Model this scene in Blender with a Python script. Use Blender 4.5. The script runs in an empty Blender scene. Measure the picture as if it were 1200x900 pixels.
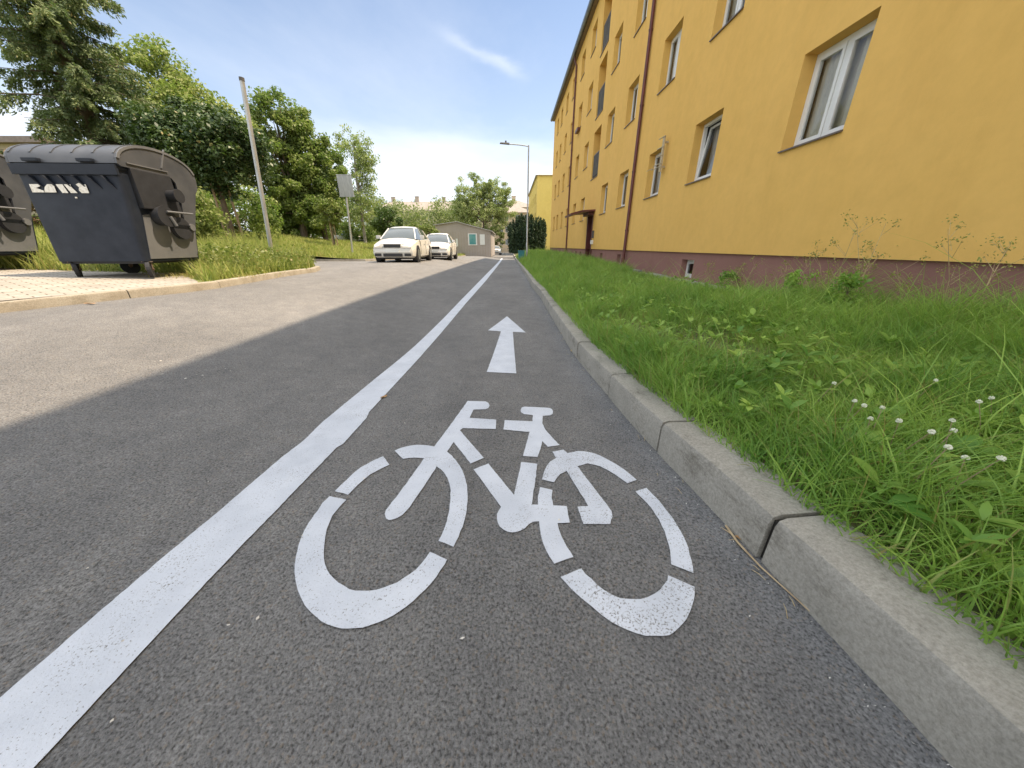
import bpy, bmesh, math, random
import numpy as np
from mathutils import Vector, Matrix, noise as mnoise
from mathutils.geometry import tessellate_polygon

random.seed(7)
RNG = np.random.default_rng(7)
SC = bpy.context.scene
COL = SC.collection
R = math.radians

# ------------------------------------------------------------------ camera
F, TH, H, VX = 390.0, R(22.5), 0.85, 596.5
YAW = math.atan((600 - VX) / (F / math.cos(TH)))
cam_d = bpy.data.cameras.new("camera")
cam = bpy.data.objects.new("camera", cam_d)
COL.objects.link(cam)
cam_d.sensor_width = 36
cam_d.lens = F / 1200 * 36
cam_d.clip_start = 0.02
cam_d.clip_end = 3000
cam.location = (0, 0, H)
cam.rotation_euler = (R(90) - TH, 0, -YAW)
SC.camera = cam

# ------------------------------------------------------------------ terrain functions
CK = np.array([(-20, 0), (0, 0), (.8, 0), (1.7, -.075), (3.3, -.155), (7.5, -.2), (13, -.24), (20, -.33), (27, -.42), (38, -.53), (80, -.6), (700, -.6)])
LK = np.array([(-20, .1), (0, .1), (2.5, .25), (4, .32), (9, .3), (16, .22), (25, .12), (40, -.25), (80, -.6), (700, -.6)])

def _smooth_table(K):
    ys = np.arange(-20, 700, .05)
    v = np.interp(ys, K[:, 0], K[:, 1])
    out = v.copy()
    for w, lo, hi in ((9, -20, 3), (31, 3, 12), (81, 12, 700)):
        k = np.ones(w) / w
        s = np.convolve(np.convolve(np.pad(v, w, mode='edge'), k, 'same'), k, 'same')[w:-w]
        m = 1 / (1 + np.exp(-(ys - lo) / .3)) if lo > -20 else np.ones_like(ys)
        out = out * (1 - m) + s * m
    return ys, out
CY, CV = _smooth_table(CK)
LY, LV = _smooth_table(LK)

def sstep(t):
    t = np.clip(t, 0, 1)
    return t * t * (3 - 2 * t)

def zr(x, y):
    x = np.asarray(x, float); y = np.asarray(y, float)
    t = sstep((-x - .8) / 3.4)
    return np.interp(y, CY, CV) * (1 - t) + np.interp(y, LY, LV) * t

def ray(px, py):
    u = px - 600; v = py - 450
    w = F * math.cos(TH) - v * math.sin(TH); dz = -(F * math.sin(TH) + v * math.cos(TH))
    c, s = math.cos(YAW), math.sin(YAW)
    return u * c + w * s, -u * s + w * c, dz

def G(px, py, up=0.0):
    """where the line of sight to a spot of the photograph meets the road"""
    dx, dy, dz = ray(px, py)
    lo, hi = 0.0, None
    n = math.hypot(dx, dy)
    t = .05 / n
    while t * n < 200:
        if H + dz * t < float(zr(dx * t, dy * t)) + up:
            hi = t; break
        lo = t; t *= 1.03
    if hi is None: hi = t
    for _ in range(40):
        m = (lo + hi) / 2
        if H + dz * m < float(zr(dx * m, dy * m)) + up: hi = m
        else: lo = m
    return dx * hi, dy * hi

# kerb line of the lawn side (x of the kerb face as a function of y)
_kp = [G(*p) for p in [(1120, 900), (1020, 795), (890, 657), (770, 530), (677, 422), (632, 347)]]
_kp = [(.80, -8.0), (.80, -1.0)] + [(x, y) for x, y in _kp] + [(.64, 9.5), (.66, 14.0), (.68, 22.0), (.7, 40.0), (.7, 95.0)]
KY = np.array([p[1] for p in _kp]); KX = np.array([p[0] for p in _kp])
def kx(y): return np.interp(y, KY, KX)

# left edge of the road, going away from the camera: pavement, verge, lay-by, verge
LEFT = [(-4.9, -8), (-4.8, 0), (-4.72, 3.1), (-4.35, 3.75), (-4.08, 4.3), (-4.02, 4.8), (-4.12, 5.6), (-4.3, 6.6),
        (-4.4, 8.0), (-4.75, 8.9), (-5.5, 9.6), (-7.2, 10.4), (-9.2, 11.4), (-9.7, 13.0), (-9.6, 15.4),
        (-9.0, 15.9), (-6.5, 16.1), (-6.15, 16.6), (-6.1, 18), (-6.1, 34), (-5.6, 37), (-5.4, 42), (-5.2, 95)]
LYs = np.array([p[1] for p in LEFT]); LXs = np.array([p[0] for p in LEFT])
def xl(y): return np.interp(y, LYs, LXs)
def edge_smooth(y):   # a softer edge line, used for slopes
    return np.interp(y, [-8, 5, 9, 18, 95], [-4.8, -4.2, -4.8, -6.2, -5.4])

def hv(x, y):
    """ground height of the verge and meadow on the left"""
    x = np.asarray(x, float); y = np.asarray(y, float)
    d = np.maximum(edge_smooth(y) - x, 0)
    d0 = np.interp(y, [-8, 8, 16], [3.0, 2.6, 1.0])
    base = zr(np.minimum(x, -4.5), y) + .08
    wob = .05 * np.sin(x * .9 + 1.3) * np.cos(y * .7) * sstep((d - 2) / 3)
    return base + .03 * np.minimum(d, 3) + 1.5 * sstep((d - d0) / 14) + wob

def wallbase(y): return np.interp(y, [-20, 3.5, 5.5, 9, 18, 24, 95], [.1, .1, .02, .0, .12, .15, .15])
def hl(x, y):
    """lawn height on the right"""
    x = np.asarray(x, float); y = np.asarray(y, float)
    k = kx(y); zk = zr(k, y) + .145
    t = sstep((x - k - .12) / np.interp(y, [0, 10, 25], [2.8, 2.2, 1.3]))
    w = .025 * np.sin(x * 2.1 + y * .8) * np.sin(y * 1.7 + 1) * sstep((x - k - .2) / .5)
    return zk * (1 - t) + wallbase(y) * t + w

# ------------------------------------------------------------------ material helpers
def newmat(name):
    m = bpy.data.materials.new(name); m.use_nodes = True
    nt = m.node_tree
    return m, nt, nt.nodes['Principled BSDF']

def N(nt, typ, **kw):
    n = nt.nodes.new(typ)
    for k, v in kw.items(): setattr(n, k, v)
    return n

def noise_col(nt, a, b, scale, detail=4, rough=.6, lo=.35, hi=.65, coord='Object', stretch=None, w=None):
    tc = N(nt, 'ShaderNodeTexCoord')
    src = tc.outputs[coord]
    if stretch:
        mp = N(nt, 'ShaderNodeMapping'); mp.inputs['Scale'].default_value = stretch
        nt.links.new(src, mp.inputs['Vector']); src = mp.outputs['Vector']
    nz = N(nt, 'ShaderNodeTexNoise'); nz.inputs['Scale'].default_value = scale
    nz.inputs['Detail'].default_value = detail; nz.inputs['Roughness'].default_value = rough
    nt.links.new(src, nz.inputs['Vector'])
    cr = N(nt, 'ShaderNodeValToRGB')
    cr.color_ramp.elements[0].position = lo; cr.color_ramp.elements[1].position = hi
    cr.color_ramp.elements[0].color = (*a, 1); cr.color_ramp.elements[1].color = (*b, 1)
    nt.links.new(nz.outputs['Fac'], cr.inputs['Fac'])
    return cr.outputs['Color'], nz.outputs['Fac'], src

def mix(nt, fac, a, b, mode='MIX'):
    m = N(nt, 'ShaderNodeMix', data_type='RGBA', blend_type=mode)
    for sock, v in ((m.inputs[0], fac), (m.inputs[6], a), (m.inputs[7], b)):
        if isinstance(v, (int, float)): sock.default_value = v
        elif isinstance(v, tuple): sock.default_value = (*v, 1)
        else: nt.links.new(v, sock)
    return m.outputs[2]

def bump(nt, bsdf, h, strength, dist, prev=None):
    b = N(nt, 'ShaderNodeBump'); b.inputs['Strength'].default_value = strength; b.inputs['Distance'].default_value = dist
    nt.links.new(h, b.inputs['Height'])
    if prev is not None: nt.links.new(prev, b.inputs['Normal'])
    nt.links.new(b.outputs['Normal'], bsdf.inputs['Normal'])
    return b.outputs['Normal']

def simple(name, a, b=None, scale=8, rough=.6, metal=0, bs=0, bd=.01, spec=.5, detail=4, lo=.35, hi=.65, stretch=None, bscale=None):
    m, nt, p = newmat(name)
    if b is None: b = tuple(c * .8 for c in a)
    c, f, src = noise_col(nt, a, b, scale, detail, lo=lo, hi=hi, stretch=stretch)
    nt.links.new(c, p.inputs['Base Color'])
    p.inputs['Roughness'].default_value = rough; p.inputs['Metallic'].default_value = metal
    p.inputs['Specular IOR Level'].default_value = spec
    if bs:
        if bscale:
            _, f, _ = noise_col(nt, a, b, bscale, 3)
        bump(nt, p, f, bs, bd)
    return m

def fine_asphalt(nt):
    tc = N(nt, 'ShaderNodeTexCoord')
    v1 = N(nt, 'ShaderNodeTexVoronoi'); v1.inputs['Scale'].default_value = 180; v1.feature = 'F1'
    v2 = N(nt, 'ShaderNodeTexNoise'); v2.inputs['Scale'].default_value = 145; v2.inputs['Detail'].default_value = 5; v2.inputs['Roughness'].default_value = .65
    for v in (v1, v2): nt.links.new(tc.outputs['Object'], v.inputs['Vector'])
    return tc, v1, v2

def asphalt_mat(name, gain=1.0, tint=(1, 1, 1)):
    m, nt, p = newmat(name)
    tc, v1, v2 = fine_asphalt(nt)
    def c(v): return tuple(v * gain * t for t in tint)
    cr = N(nt, 'ShaderNodeValToRGB')
    e = cr.color_ramp.elements
    e[0].position = .38; e[0].color = (*c(.055), 1); e[1].position = .62; e[1].color = (*c(.16), 1)
    e.new(.45).color = (*c(.115), 1); e.new(.76).color = (*c(.21), 1)
    nt.links.new(v2.outputs['Fac'], cr.inputs['Fac'])
    # individual stones: tint by voronoi cell colour
    hs = N(nt, 'ShaderNodeSeparateColor'); nt.links.new(v1.outputs['Color'], hs.inputs[0])
    st = N(nt, 'ShaderNodeMapRange'); st.inputs['From Min'].default_value = 0; st.inputs['From Max'].default_value = 1
    st.inputs['To Min'].default_value = .8; st.inputs['To Max'].default_value = 1.18
    nt.links.new(hs.outputs[0], st.inputs['Value'])
    ct = N(nt, 'ShaderNodeCombineColor')
    for i in range(3): nt.links.new(st.outputs[0], ct.inputs[i])
    col = mix(nt, 1.0, cr.outputs['Color'], ct.outputs[0], 'MULTIPLY')
    # warm stones
    gt = N(nt, 'ShaderNodeMath', operation='GREATER_THAN'); gt.inputs[1].default_value = .94
    nt.links.new(hs.outputs[1], gt.inputs[0])
    sc2 = N(nt, 'ShaderNodeMath', operation='MULTIPLY'); sc2.inputs[1].default_value = .3; nt.links.new(gt.outputs[0], sc2.inputs[0])
    col = mix(nt, sc2.outputs[0], col, c(.21)[:1] + (c(.165)[1], c(.12)[2]))
    # broad wear and stains
    big, f3, _ = noise_col(nt, (.76, .76, .76), (1.16, 1.15, 1.13), .9, 7, .7, .3, .7, stretch=(1, .45, 1))
    col = mix(nt, 1.0, col, big, 'MULTIPLY')
    med, f4, _ = noise_col(nt, (.86, .86, .87), (1.08, 1.07, 1.05), 7, 5, .6, .3, .7)
    col = mix(nt, 1.0, col, med, 'MULTIPLY')
    nt.links.new(col, p.inputs['Base Color'])
    p.inputs['Roughness'].default_value = .88; p.inputs['Specular IOR Level'].default_value = .3
    n1 = bump(nt, p, v2.outputs['Fac'], 1.0, .008)
    iv = N(nt, 'ShaderNodeMath', operation='SUBTRACT'); iv.inputs[0].default_value = 1; nt.links.new(v1.outputs['Distance'], iv.inputs[1])
    bump(nt, p, iv.outputs[0], .5, .004, n1)
    return m

def paint_mat(name, wear):
    """thick road paint; pits between the stones stay dark"""
    m, nt, p = newmat(name)
    tc, v1, v2 = fine_asphalt(nt)
    dirt, f, _ = noise_col(nt, (.49, .53, .60), (.61, .65, .72), 6, 5, .6, .3, .7)
    n3 = N(nt, 'ShaderNodeTexNoise'); n3.inputs['Scale'].default_value = 190; n3.inputs['Detail'].default_value = 4; n3.inputs['Roughness'].default_value = .7
    nt.links.new(tc.outputs['Object'], n3.inputs['Vector'])
    n4 = N(nt, 'ShaderNodeTexNoise'); n4.inputs['Scale'].default_value = 9; n4.inputs['Detail'].default_value = 3
    nt.links.new(tc.outputs['Object'], n4.inputs['Vector'])
    ad = N(nt, 'ShaderNodeMath', operation='MULTIPLY_ADD'); ad.inputs[1].default_value = .22; nt.links.new(n4.outputs['Fac'], ad.inputs[0]); nt.links.new(n3.outputs['Fac'], ad.inputs[2])
    mr = N(nt, 'ShaderNodeMapRange'); mr.inputs['From Min'].default_value = .735 - wear; mr.inputs['From Max'].default_value = .79 - wear
    nt.links.new(ad.outputs[0], mr.inputs['Value'])
    col = mix(nt, mr.outputs[0], dirt, (.20, .20, .20))
    nt.links.new(col, p.inputs['Base Color'])
    p.inputs['Roughness'].default_value = .6; p.inputs['Specular IOR Level'].default_value = .4
    bump(nt, p, v2.outputs['Fac'], .4, .004)
    return m

def leaf_mat(name, a, b, trans=.35, rough=.5, attr=True):
    m, nt, p = newmat(name)
    out = nt.nodes['Material Output']
    at = N(nt, 'ShaderNodeAttribute'); at.attribute_name = 'tint'
    sp = N(nt, 'ShaderNodeSeparateColor'); nt.links.new(at.outputs['Color'], sp.inputs[0])
    col = mix(nt, sp.outputs[0], a, b)
    dry = mix(nt, sp.outputs[1], col, (.34, .27, .11))
    nt.links.new(dry, p.inputs['Base Color'])
    p.inputs['Roughness'].default_value = rough; p.inputs['Specular IOR Level'].default_value = .35
    tr = N(nt, 'ShaderNodeBsdfTranslucent')
    tcol = mix(nt, .5, dry, (.2, .4, .04)); nt.links.new(tcol, tr.inputs['Color'])
    ms = N(nt, 'ShaderNodeMixShader'); ms.inputs[0].default_value = trans
    nt.links.new(p.outputs[0], ms.inputs[1]); nt.links.new(tr.outputs[0], ms.inputs[2])
    nt.links.new(ms.outputs[0], out.inputs['Surface'])
    return m

def glass_mat(name, tint=(.95, .97, .97), rough=.02):
    m, nt, p = newmat(name)
    out = nt.nodes['Material Output']; nt.nodes.remove(p)
    t = N(nt, 'ShaderNodeBsdfTransparent'); t.inputs[0].default_value = (*tint, 1)
    g = N(nt, 'ShaderNodeBsdfGlossy'); g.inputs['Roughness'].default_value = rough
    fr = N(nt, 'ShaderNodeFresnel'); fr.inputs[0].default_value = 1.6
    ms = N(nt, 'ShaderNodeMixShader')
    nt.links.new(fr.outputs[0], ms.inputs[0]); nt.links.new(t.outputs[0], ms.inputs[1]); nt.links.new(g.outputs[0], ms.inputs[2])
    nt.links.new(ms.outputs[0], out.inputs['Surface'])
    return m

# ------------------------------------------------------------------ mesh helpers
class MB:
    def __init__(s): s.v = []; s.f = []
    def add(s, vs, fs):
        o = len(s.v); s.v += [tuple(p) for p in vs]; s.f += [tuple(i + o for i in f) for f in fs]
    def quad(s, a, b, c, d): s.add([a, b, c, d], [(0, 1, 2, 3)])
    def box(s, x0, x1, y0, y1, z0, z1):
        s.add([(x0, y0, z0), (x1, y0, z0), (x1, y1, z0), (x0, y1, z0), (x0, y0, z1), (x1, y0, z1), (x1, y1, z1), (x0, y1, z1)],
              [(0, 3, 2, 1), (4, 5, 6, 7), (0, 1, 5, 4), (1, 2, 6, 5), (2, 3, 7, 6), (3, 0, 4, 7)])
    def bar(s, a, b, w, h, up=(0, 0, 1)):
        a = Vector(a); b = Vector(b); d = (b - a).normalized(); u = Vector(up)
        if abs(d.dot(u)) > .99: u = Vector((1, 0, 0))
        r = d.cross(u).normalized() * w / 2; q = r.cross(d).normalized() * h / 2
        s.add([a - r - q, a + r - q, a + r + q, a - r + q, b - r - q, b + r - q, b + r + q, b - r + q],
              [(0, 3, 2, 1), (4, 5, 6, 7), (0, 1, 5, 4), (1, 2, 6, 5), (2, 3, 7, 6), (3, 0, 4, 7)])
    def tube(s, pts, rad, n=8, cap=True):
        pts = [Vector(p) for p in pts]
        if not hasattr(rad, '__len__'): rad = [rad] * len(pts)
        o = len(s.v); prev = None
        for i, p in enumerate(pts):
            d = (pts[min(i + 1, len(pts) - 1)] - pts[max(i - 1, 0)])
            d = d.normalized() if d.length > 1e-9 else Vector((0, 0, 1))
            if prev is None:
                u = Vector((1, 0, 0)) if abs(d.x) < .8 else Vector((0, 1, 0))
                u = (u - d * u.dot(d)).normalized()
            else:
                u = (prev - d * prev.dot(d)).normalized()
            prev = u; w = d.cross(u)
            for k in range(n):
                a = 2 * math.pi * k / n
                s.v.append(tuple(p + (u * math.cos(a) + w * math.sin(a)) * rad[i]))
        for i in range(len(pts) - 1):
            for k in range(n):
                a = o + i * n + k; b = o + i * n + (k + 1) % n
                s.f.append((a, b, b + n, a + n))
        if cap:
            s.f.append(tuple(o + k for k in range(n))[::-1]); s.f.append(tuple(o + (len(pts) - 1) * n + k for k in range(n)))
    def prism(s, poly, axis, a, b):
        """extrude a 2d polygon along an axis between a and b"""
        n = len(poly)
        def P(p, t):
            if axis == 'x': return (t, p[0], p[1])
            if axis == 'y': return (p[0], t, p[1])
            return (p[0], p[1], t)
        vs = [P(p, a) for p in poly] + [P(p, b) for p in poly]
        fs = [tuple(range(n))[::-1], tuple(range(n, 2 * n))] + [(i, (i + 1) % n, n + (i + 1) % n, n + i) for i in range(n)]
        s.add(vs, fs)
    def build(s, name, mat, parent=None, smooth=False, bevel=0, recalc=True):
        me = bpy.data.meshes.new(name); me.from_pydata(s.v, [], s.f); me.update()
        if recalc or bevel:
            bm = bmesh.new(); bm.from_mesh(me)
            bmesh.ops.recalc_face_normals(bm, faces=bm.faces[:])
            if bevel:
                es = [e for e in bm.edges if len(e.link_faces) == 2 and e.calc_face_angle(0) > .5]
                bmesh.ops.bevel(bm, geom=es, offset=bevel, segments=2, profile=.7, affect='EDGES', clamp_overlap=True)
            bm.to_mesh(me); bm.free()
        if smooth:
            me.polygons.foreach_set('use_smooth', [True] * len(me.polygons))
            try: me.set_sharp_from_angle(angle=R(38))
            except Exception: pass
        me.materials.append(mat)
        o = bpy.data.objects.new(name, me); COL.objects.link(o)
        if parent: o.parent = parent
        return o

def tag(o, label=None, cat=None, group=None, kind=None):
    if label: o['label'] = label
    if cat: o['category'] = cat
    if group: o['group'] = group
    if kind: o['kind'] = kind
    return o

def empty(name, loc, rz=0, label=None, cat=None, group=None):
    o = bpy.data.objects.new(name, None); COL.objects.link(o)
    o.location = loc; o.rotation_euler = (0, 0, rz); o.empty_display_size = .2
    return tag(o, label, cat, group)

def copy_tree(o, parent=None):
    kids = [c for c in bpy.data.objects if c.parent == o]
    c = o.copy(); COL.objects.link(c); c.parent = parent
    for k in kids: copy_tree(k, c)
    return c

def np_mesh(name, V, Q, mat, parent=None, tint=None, smooth=False):
    """V (n,3), Q (m,4) quads, tint (n,4)"""
    me = bpy.data.meshes.new(name)
    me.vertices.add(len(V)); me.vertices.foreach_set('co', np.ascontiguousarray(V, np.float32).ravel())
    me.loops.add(Q.size); me.loops.foreach_set('vertex_index', np.ascontiguousarray(Q, np.int32).ravel())
    me.polygons.add(len(Q)); me.polygons.foreach_set('loop_start', np.arange(0, Q.size, 4, dtype=np.int32))
    me.polygons.foreach_set('loop_total', np.full(len(Q), 4, np.int32))
    if smooth: me.polygons.foreach_set('use_smooth', np.ones(len(Q), bool))
    me.update(calc_edges=True)
    if tint is not None:
        a = me.color_attributes.new('tint', 'FLOAT_COLOR', 'POINT'); a.data.foreach_set('color', np.ascontiguousarray(tint, np.float32).ravel())
    me.materials.append(mat)
    o = bpy.data.objects.new(name, me); COL.objects.link(o)
    if parent: o.parent = parent
    return o

def sheet(name, ys, cols, hf, mat, off=0.0, kind='structure', xfun=None):
    """grid: for each y in ys the row of x = xfun(y, cols)"""
    ys = np.asarray(ys, float)
    X = np.array([xfun(y, cols) for y in ys]); Y = np.repeat(ys[:, None], X.shape[1], 1)
    Z = hf(X, Y) + off
    V = np.stack([X, Y, Z], -1).reshape(-1, 3)
    n, m = X.shape
    i, j = np.meshgrid(np.arange(n - 1), np.arange(m - 1), indexing='ij')
    a = (i * m + j).ravel()
    Q = np.stack([a, a + 1, a + m + 1, a + m], -1)
    o = np_mesh(name, V, Q, mat, smooth=True)
    o['kind'] = kind
    return o

def unique_y(*parts):
    return np.array(sorted(set(round(float(v), 4) for p in parts for v in p)))

# ------------------------------------------------------------------ materials
M = {}
M['asphalt'] = asphalt_mat('asphalt', 1.55, (.985, 1.0, 1.02))
M['paint'] = paint_mat('road_paint', .022)
M['paint_worn'] = paint_mat('road_paint_worn', .062)

def concrete_mat(name, a, b, stain):
    m, nt, p = newmat(name)
    c, f, src = noise_col(nt, a, b, 5, 6, .65, .3, .7)
    c2, f2, _ = noise_col(nt, (.66, .65, .63), (1.08, 1.08, 1.08), 110, 6, .8, .33, .6)
    col = mix(nt, 1.0, c, c2, 'MULTIPLY')
    c3, f3, _ = noise_col(nt, stain, (1, 1, 1), 4.2, 10, .8, .33, .47, stretch=(1, .6, 1.6))
    col = mix(nt, 1.0, col, c3, 'MULTIPLY')
    # hairline cracks
    tc = N(nt, 'ShaderNodeTexCoord')
    wn = N(nt, 'ShaderNodeTexNoise'); wn.inputs['Scale'].default_value = 2.4; wn.inputs['Detail'].default_value = 7
    nt.links.new(tc.outputs['Object'], wn.inputs['Vector'])
    sb = N(nt, 'ShaderNodeMath', operation='SUBTRACT'); sb.inputs[1].default_value = .5; nt.links.new(wn.outputs['Fac'], sb.inputs[0])
    ab = N(nt, 'ShaderNodeMath', operation='ABSOLUTE'); nt.links.new(sb.outputs[0], ab.inputs[0])
    mr = N(nt, 'ShaderNodeMapRange'); mr.inputs['From Min'].default_value = .0; mr.inputs['From Max'].default_value = .0035
    mr.inputs['To Min'].default_value = .12; mr.inputs['To Max'].default_value = 0
    nt.links.new(ab.outputs[0], mr.inputs['Value'])
    col = mix(nt, mr.outputs[0], col, (.07, .065, .06))
    nt.links.new(col, p.inputs['Base Color']); p.inputs['Roughness'].default_value = .9; p.inputs['Specular IOR Level'].default_value = .25
    n1 = bump(nt, p, f2, .5, .004)
    _, f5, _ = noise_col(nt, a, b, 210, 4)
    bump(nt, p, f5, .35, .002, n1)
    return m
M['kerb'] = concrete_mat('kerb_concrete', (.27, .26, .23), (.36, .345, .305), (.42, .40, .37))
M['joint'] = simple('dark_joint', (.02, .018, .015), rough=1)
M['left_kerb'] = concrete_mat('sunny_kerb_concrete', (.28, .25, .2), (.4, .37, .31), (.7, .68, .62))
M['slab'] = concrete_mat('slab_concrete', (.24, .23, .21), (.36, .35, .32), (.5, .48, .45))
M['soil'] = simple('soil_and_thatch', (.055, .07, .022), (.13, .115, .05), 14, .95, bs=.6, bd=.03, detail=7)
M['meadow'] = simple('meadow_ground', (.14, .18, .04), (.28, .27, .1), 1.6, .95, bs=.6, bd=.05, detail=8)
M['far_ground'] = simple('far_ground', (.07, .11, .03), (.16, .17, .07), .12, .95, detail=8)

def paving_mat():
    m, nt, p = newmat('paving_bricks')
    tc = N(nt, 'ShaderNodeTexCoord')
    mp = N(nt, 'ShaderNodeMapping'); mp.inputs['Rotation'].default_value = (0, 0, R(-62)); nt.links.new(tc.outputs['Object'], mp.inputs['Vector'])
    br = N(nt, 'ShaderNodeTexBrick'); br.inputs['Scale'].default_value = 1
    br.inputs['Color1'].default_value = (.33, .305, .265, 1); br.inputs['Color2'].default_value = (.40, .37, .33, 1); br.inputs['Mortar'].default_value = (.12, .1, .07, 1)
    br.inputs['Brick Width'].default_value = .2; br.inputs['Row Height'].default_value = .1; br.inputs['Mortar Size'].default_value = .006
    nt.links.new(mp.outputs[0], br.inputs['Vector'])
    c, f, _ = noise_col(nt, (.8, .8, .8), (1.1, 1.1, 1.1), 2, 6)
    col = mix(nt, 1.0, br.outputs['Color'], c, 'MULTIPLY')
    nt.links.new(col, p.inputs['Base Color']); p.inputs['Roughness'].default_value = .9
    bump(nt, p, br.outputs['Fac'], .4, -.006)
    return m
M['paving'] = paving_mat()

def stucco(name, a, b, sc=150, soil=None):
    m, nt, p = newmat(name)
    c, f, src = noise_col(nt, a, b, .45, 5, .6, .3, .7)
    c2, f2, _ = noise_col(nt, (.95, .95, .94), (1.03, 1.03, 1.03), 4, 6, .7, .3, .62)
    col = mix(nt, 1.0, c, c2, 'MULTIPLY')
    c4, f4, _ = noise_col(nt, (.95, .94, .92), (1, 1, 1), 1.0, 6, .7, .3, .5, stretch=(1, 1.6, .5))
    col = mix(nt, 1.0, col, c4, 'MULTIPLY')
    nt.links.new(col, p.inputs['Base Color']); p.inputs['Roughness'].default_value = .92; p.inputs['Specular IOR Level'].default_value = .2
    _, f3, _ = noise_col(nt, a, b, sc, 4)
    n1 = bump(nt, p, f3, .45, .004)
    bump(nt, p, f2, .05, .01, n1)
    return m
M['ochre'] = stucco('ochre_render', (.71, .435, .12), (.76, .47, .14))
M['plinth'] = stucco('maroon_plinth_render', (.24, .125, .105), (.29, .155, .13), 90)
M['wall2'] = stucco('yellow_render', (.66, .50, .14), (.72, .55, .17))
M['beige_wall'] = stucco('beige_render', (.5, .4, .29), (.56, .46, .34))
M['roof_wall'] = stucco('pale_render', (.36, .30, .24), (.44, .37, .30))
M['grey_wall'] = stucco('grey_beige_render', (.30, .26, .21), (.36, .31, .25))
M['shed'] = stucco('shed_cladding', (.33, .30, .27), (.40, .36, .33))
M['white'] = simple('white_plastic', (.75, .75, .74), (.68, .68, .66), 3, .35)
M['maroon'] = simple('maroon_paint', (.09, .022, .02), (.13, .032, .028), 6, .45)
M['sillm'] = simple('brown_sill_metal', (.13, .10, .085), (.18, .14, .12), 6, .45, metal=.3)
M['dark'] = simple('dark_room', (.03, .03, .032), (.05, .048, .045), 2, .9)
M['curtain'] = simple('net_curtain', (.84, .83, .80), (.68, .67, .64), 2.2, .9, stretch=(1, 14, .6))
M['blind'] = simple('beige_blind', (.80, .75, .64), (.72, .67, .56), 2, .8)
M['glass'] = glass_mat('window_glass')
M['balcony'] = simple('grey_panel', (.10, .095, .09), (.14, .135, .13), 4, .9, spec=.1)
M['gutter'] = simple('blue_grey_gutter', (.10, .12, .17), (.15, .17, .22), 3, .4, metal=.4)
M['roofing'] = simple('roof_sheet', (.33, .32, .31), (.42, .40, .39), 3, .6)
M['tiles'] = simple('roof_tiles', (.25, .215, .185), (.34, .30, .26), 2, .8, bs=.4, bd=.05)
M['galv'] = simple('galvanised_steel', (.36, .37, .37), (.5, .5, .49), 12, .5, metal=.55, stretch=(1, 1, .2))
M['rust'] = simple('antenna_metal', (.55, .46, .3), (.42, .34, .22), 20, .6, metal=.3)
M['bin'] = simple('navy_grey_plastic', (.010, .015, .026), (.020, .026, .040), 4, .55, bs=.2, bd=.01, detail=6, spec=.25)
M['bin_side'] = simple('grey_bin_plastic', (.105, .112, .122), (.145, .15, .16), 3, .55, bs=.15, bd=.01, detail=6)
M['binlid'] = simple('lid_plastic', (.048, .054, .066), (.078, .084, .096), 3, .4, detail=6)
M['black'] = simple('black_rubber', (.010, .012, .016), (.018, .020, .026), 9, .7)
M['castor'] = simple('castor_metal', (.25, .21, .17), (.12, .07, .04), 18, .55, metal=.5)
M['sticker'] = simple('worn_sticker', (.72, .71, .66), (.5, .48, .42), 30, .6, lo=.45, hi=.7)
M['carw'] = simple('silver_white_car_paint', (.62, .61, .57), (.66, .65, .61), 1, .22, spec=.6)
M['cars'] = simple('white_car_paint', (.74, .73, .70), (.78, .77, .74), 1, .2, spec=.6)
M['carglass'] = simple('car_glass', (.06, .08, .09), (.08, .1, .11), 1, .05, spec=1)
M['carblack'] = simple('car_black_plastic', (.02, .02, .024), (.03, .03, .03), 5, .45)
M['rim'] = simple('alloy_rim', (.5, .5, .5), (.4, .4, .4), 5, .3, metal=.8)
M['lamp'] = simple('headlamp_glass', (.34, .33, .29), (.24, .24, .22), 5, .12)
M['plate'] = simple('number_plate', (.72, .74, .72), (.66, .68, .66), 5, .4)
M['teal'] = simple('teal_plastic', (.02, .17, .2), (.03, .2, .23), 5, .5)
M['poster'] = simple('teal_poster', (.05, .24, .25), (.14, .34, .33), 1.4, .5)
M['bark'] = simple('bark', (.10, .075, .05), (.19, .15, .11), 9, .95, bs=.6, bd=.02, stretch=(1, 1, .25))
M['stake'] = simple('pale_stake_wood', (.34, .26, .17), (.26, .19, .12), 9, .85, stretch=(1, 1, .2))
M['birchbark'] = simple('pale_bark', (.36, .33, .29), (.18, .15, .12), 6, .9)
M['dry'] = simple('dry_straw', (.46, .37, .2), (.34, .26, .14), 20, .85)
M['twig'] = simple('dry_twig_bark', (.46, .36, .22), (.33, .24, .14), 30, .85)
M['clover'] = simple('clover_white', (.72, .72, .62), (.55, .6, .42), 200, .7)
M['pebble'] = simple('pale_stone', (.7, .68, .63), (.6, .57, .52), 40, .8)
M['oldleaf'] = simple('brown_leaf', (.28, .15, .06), (.38, .24, .1), 30, .7)

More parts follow.
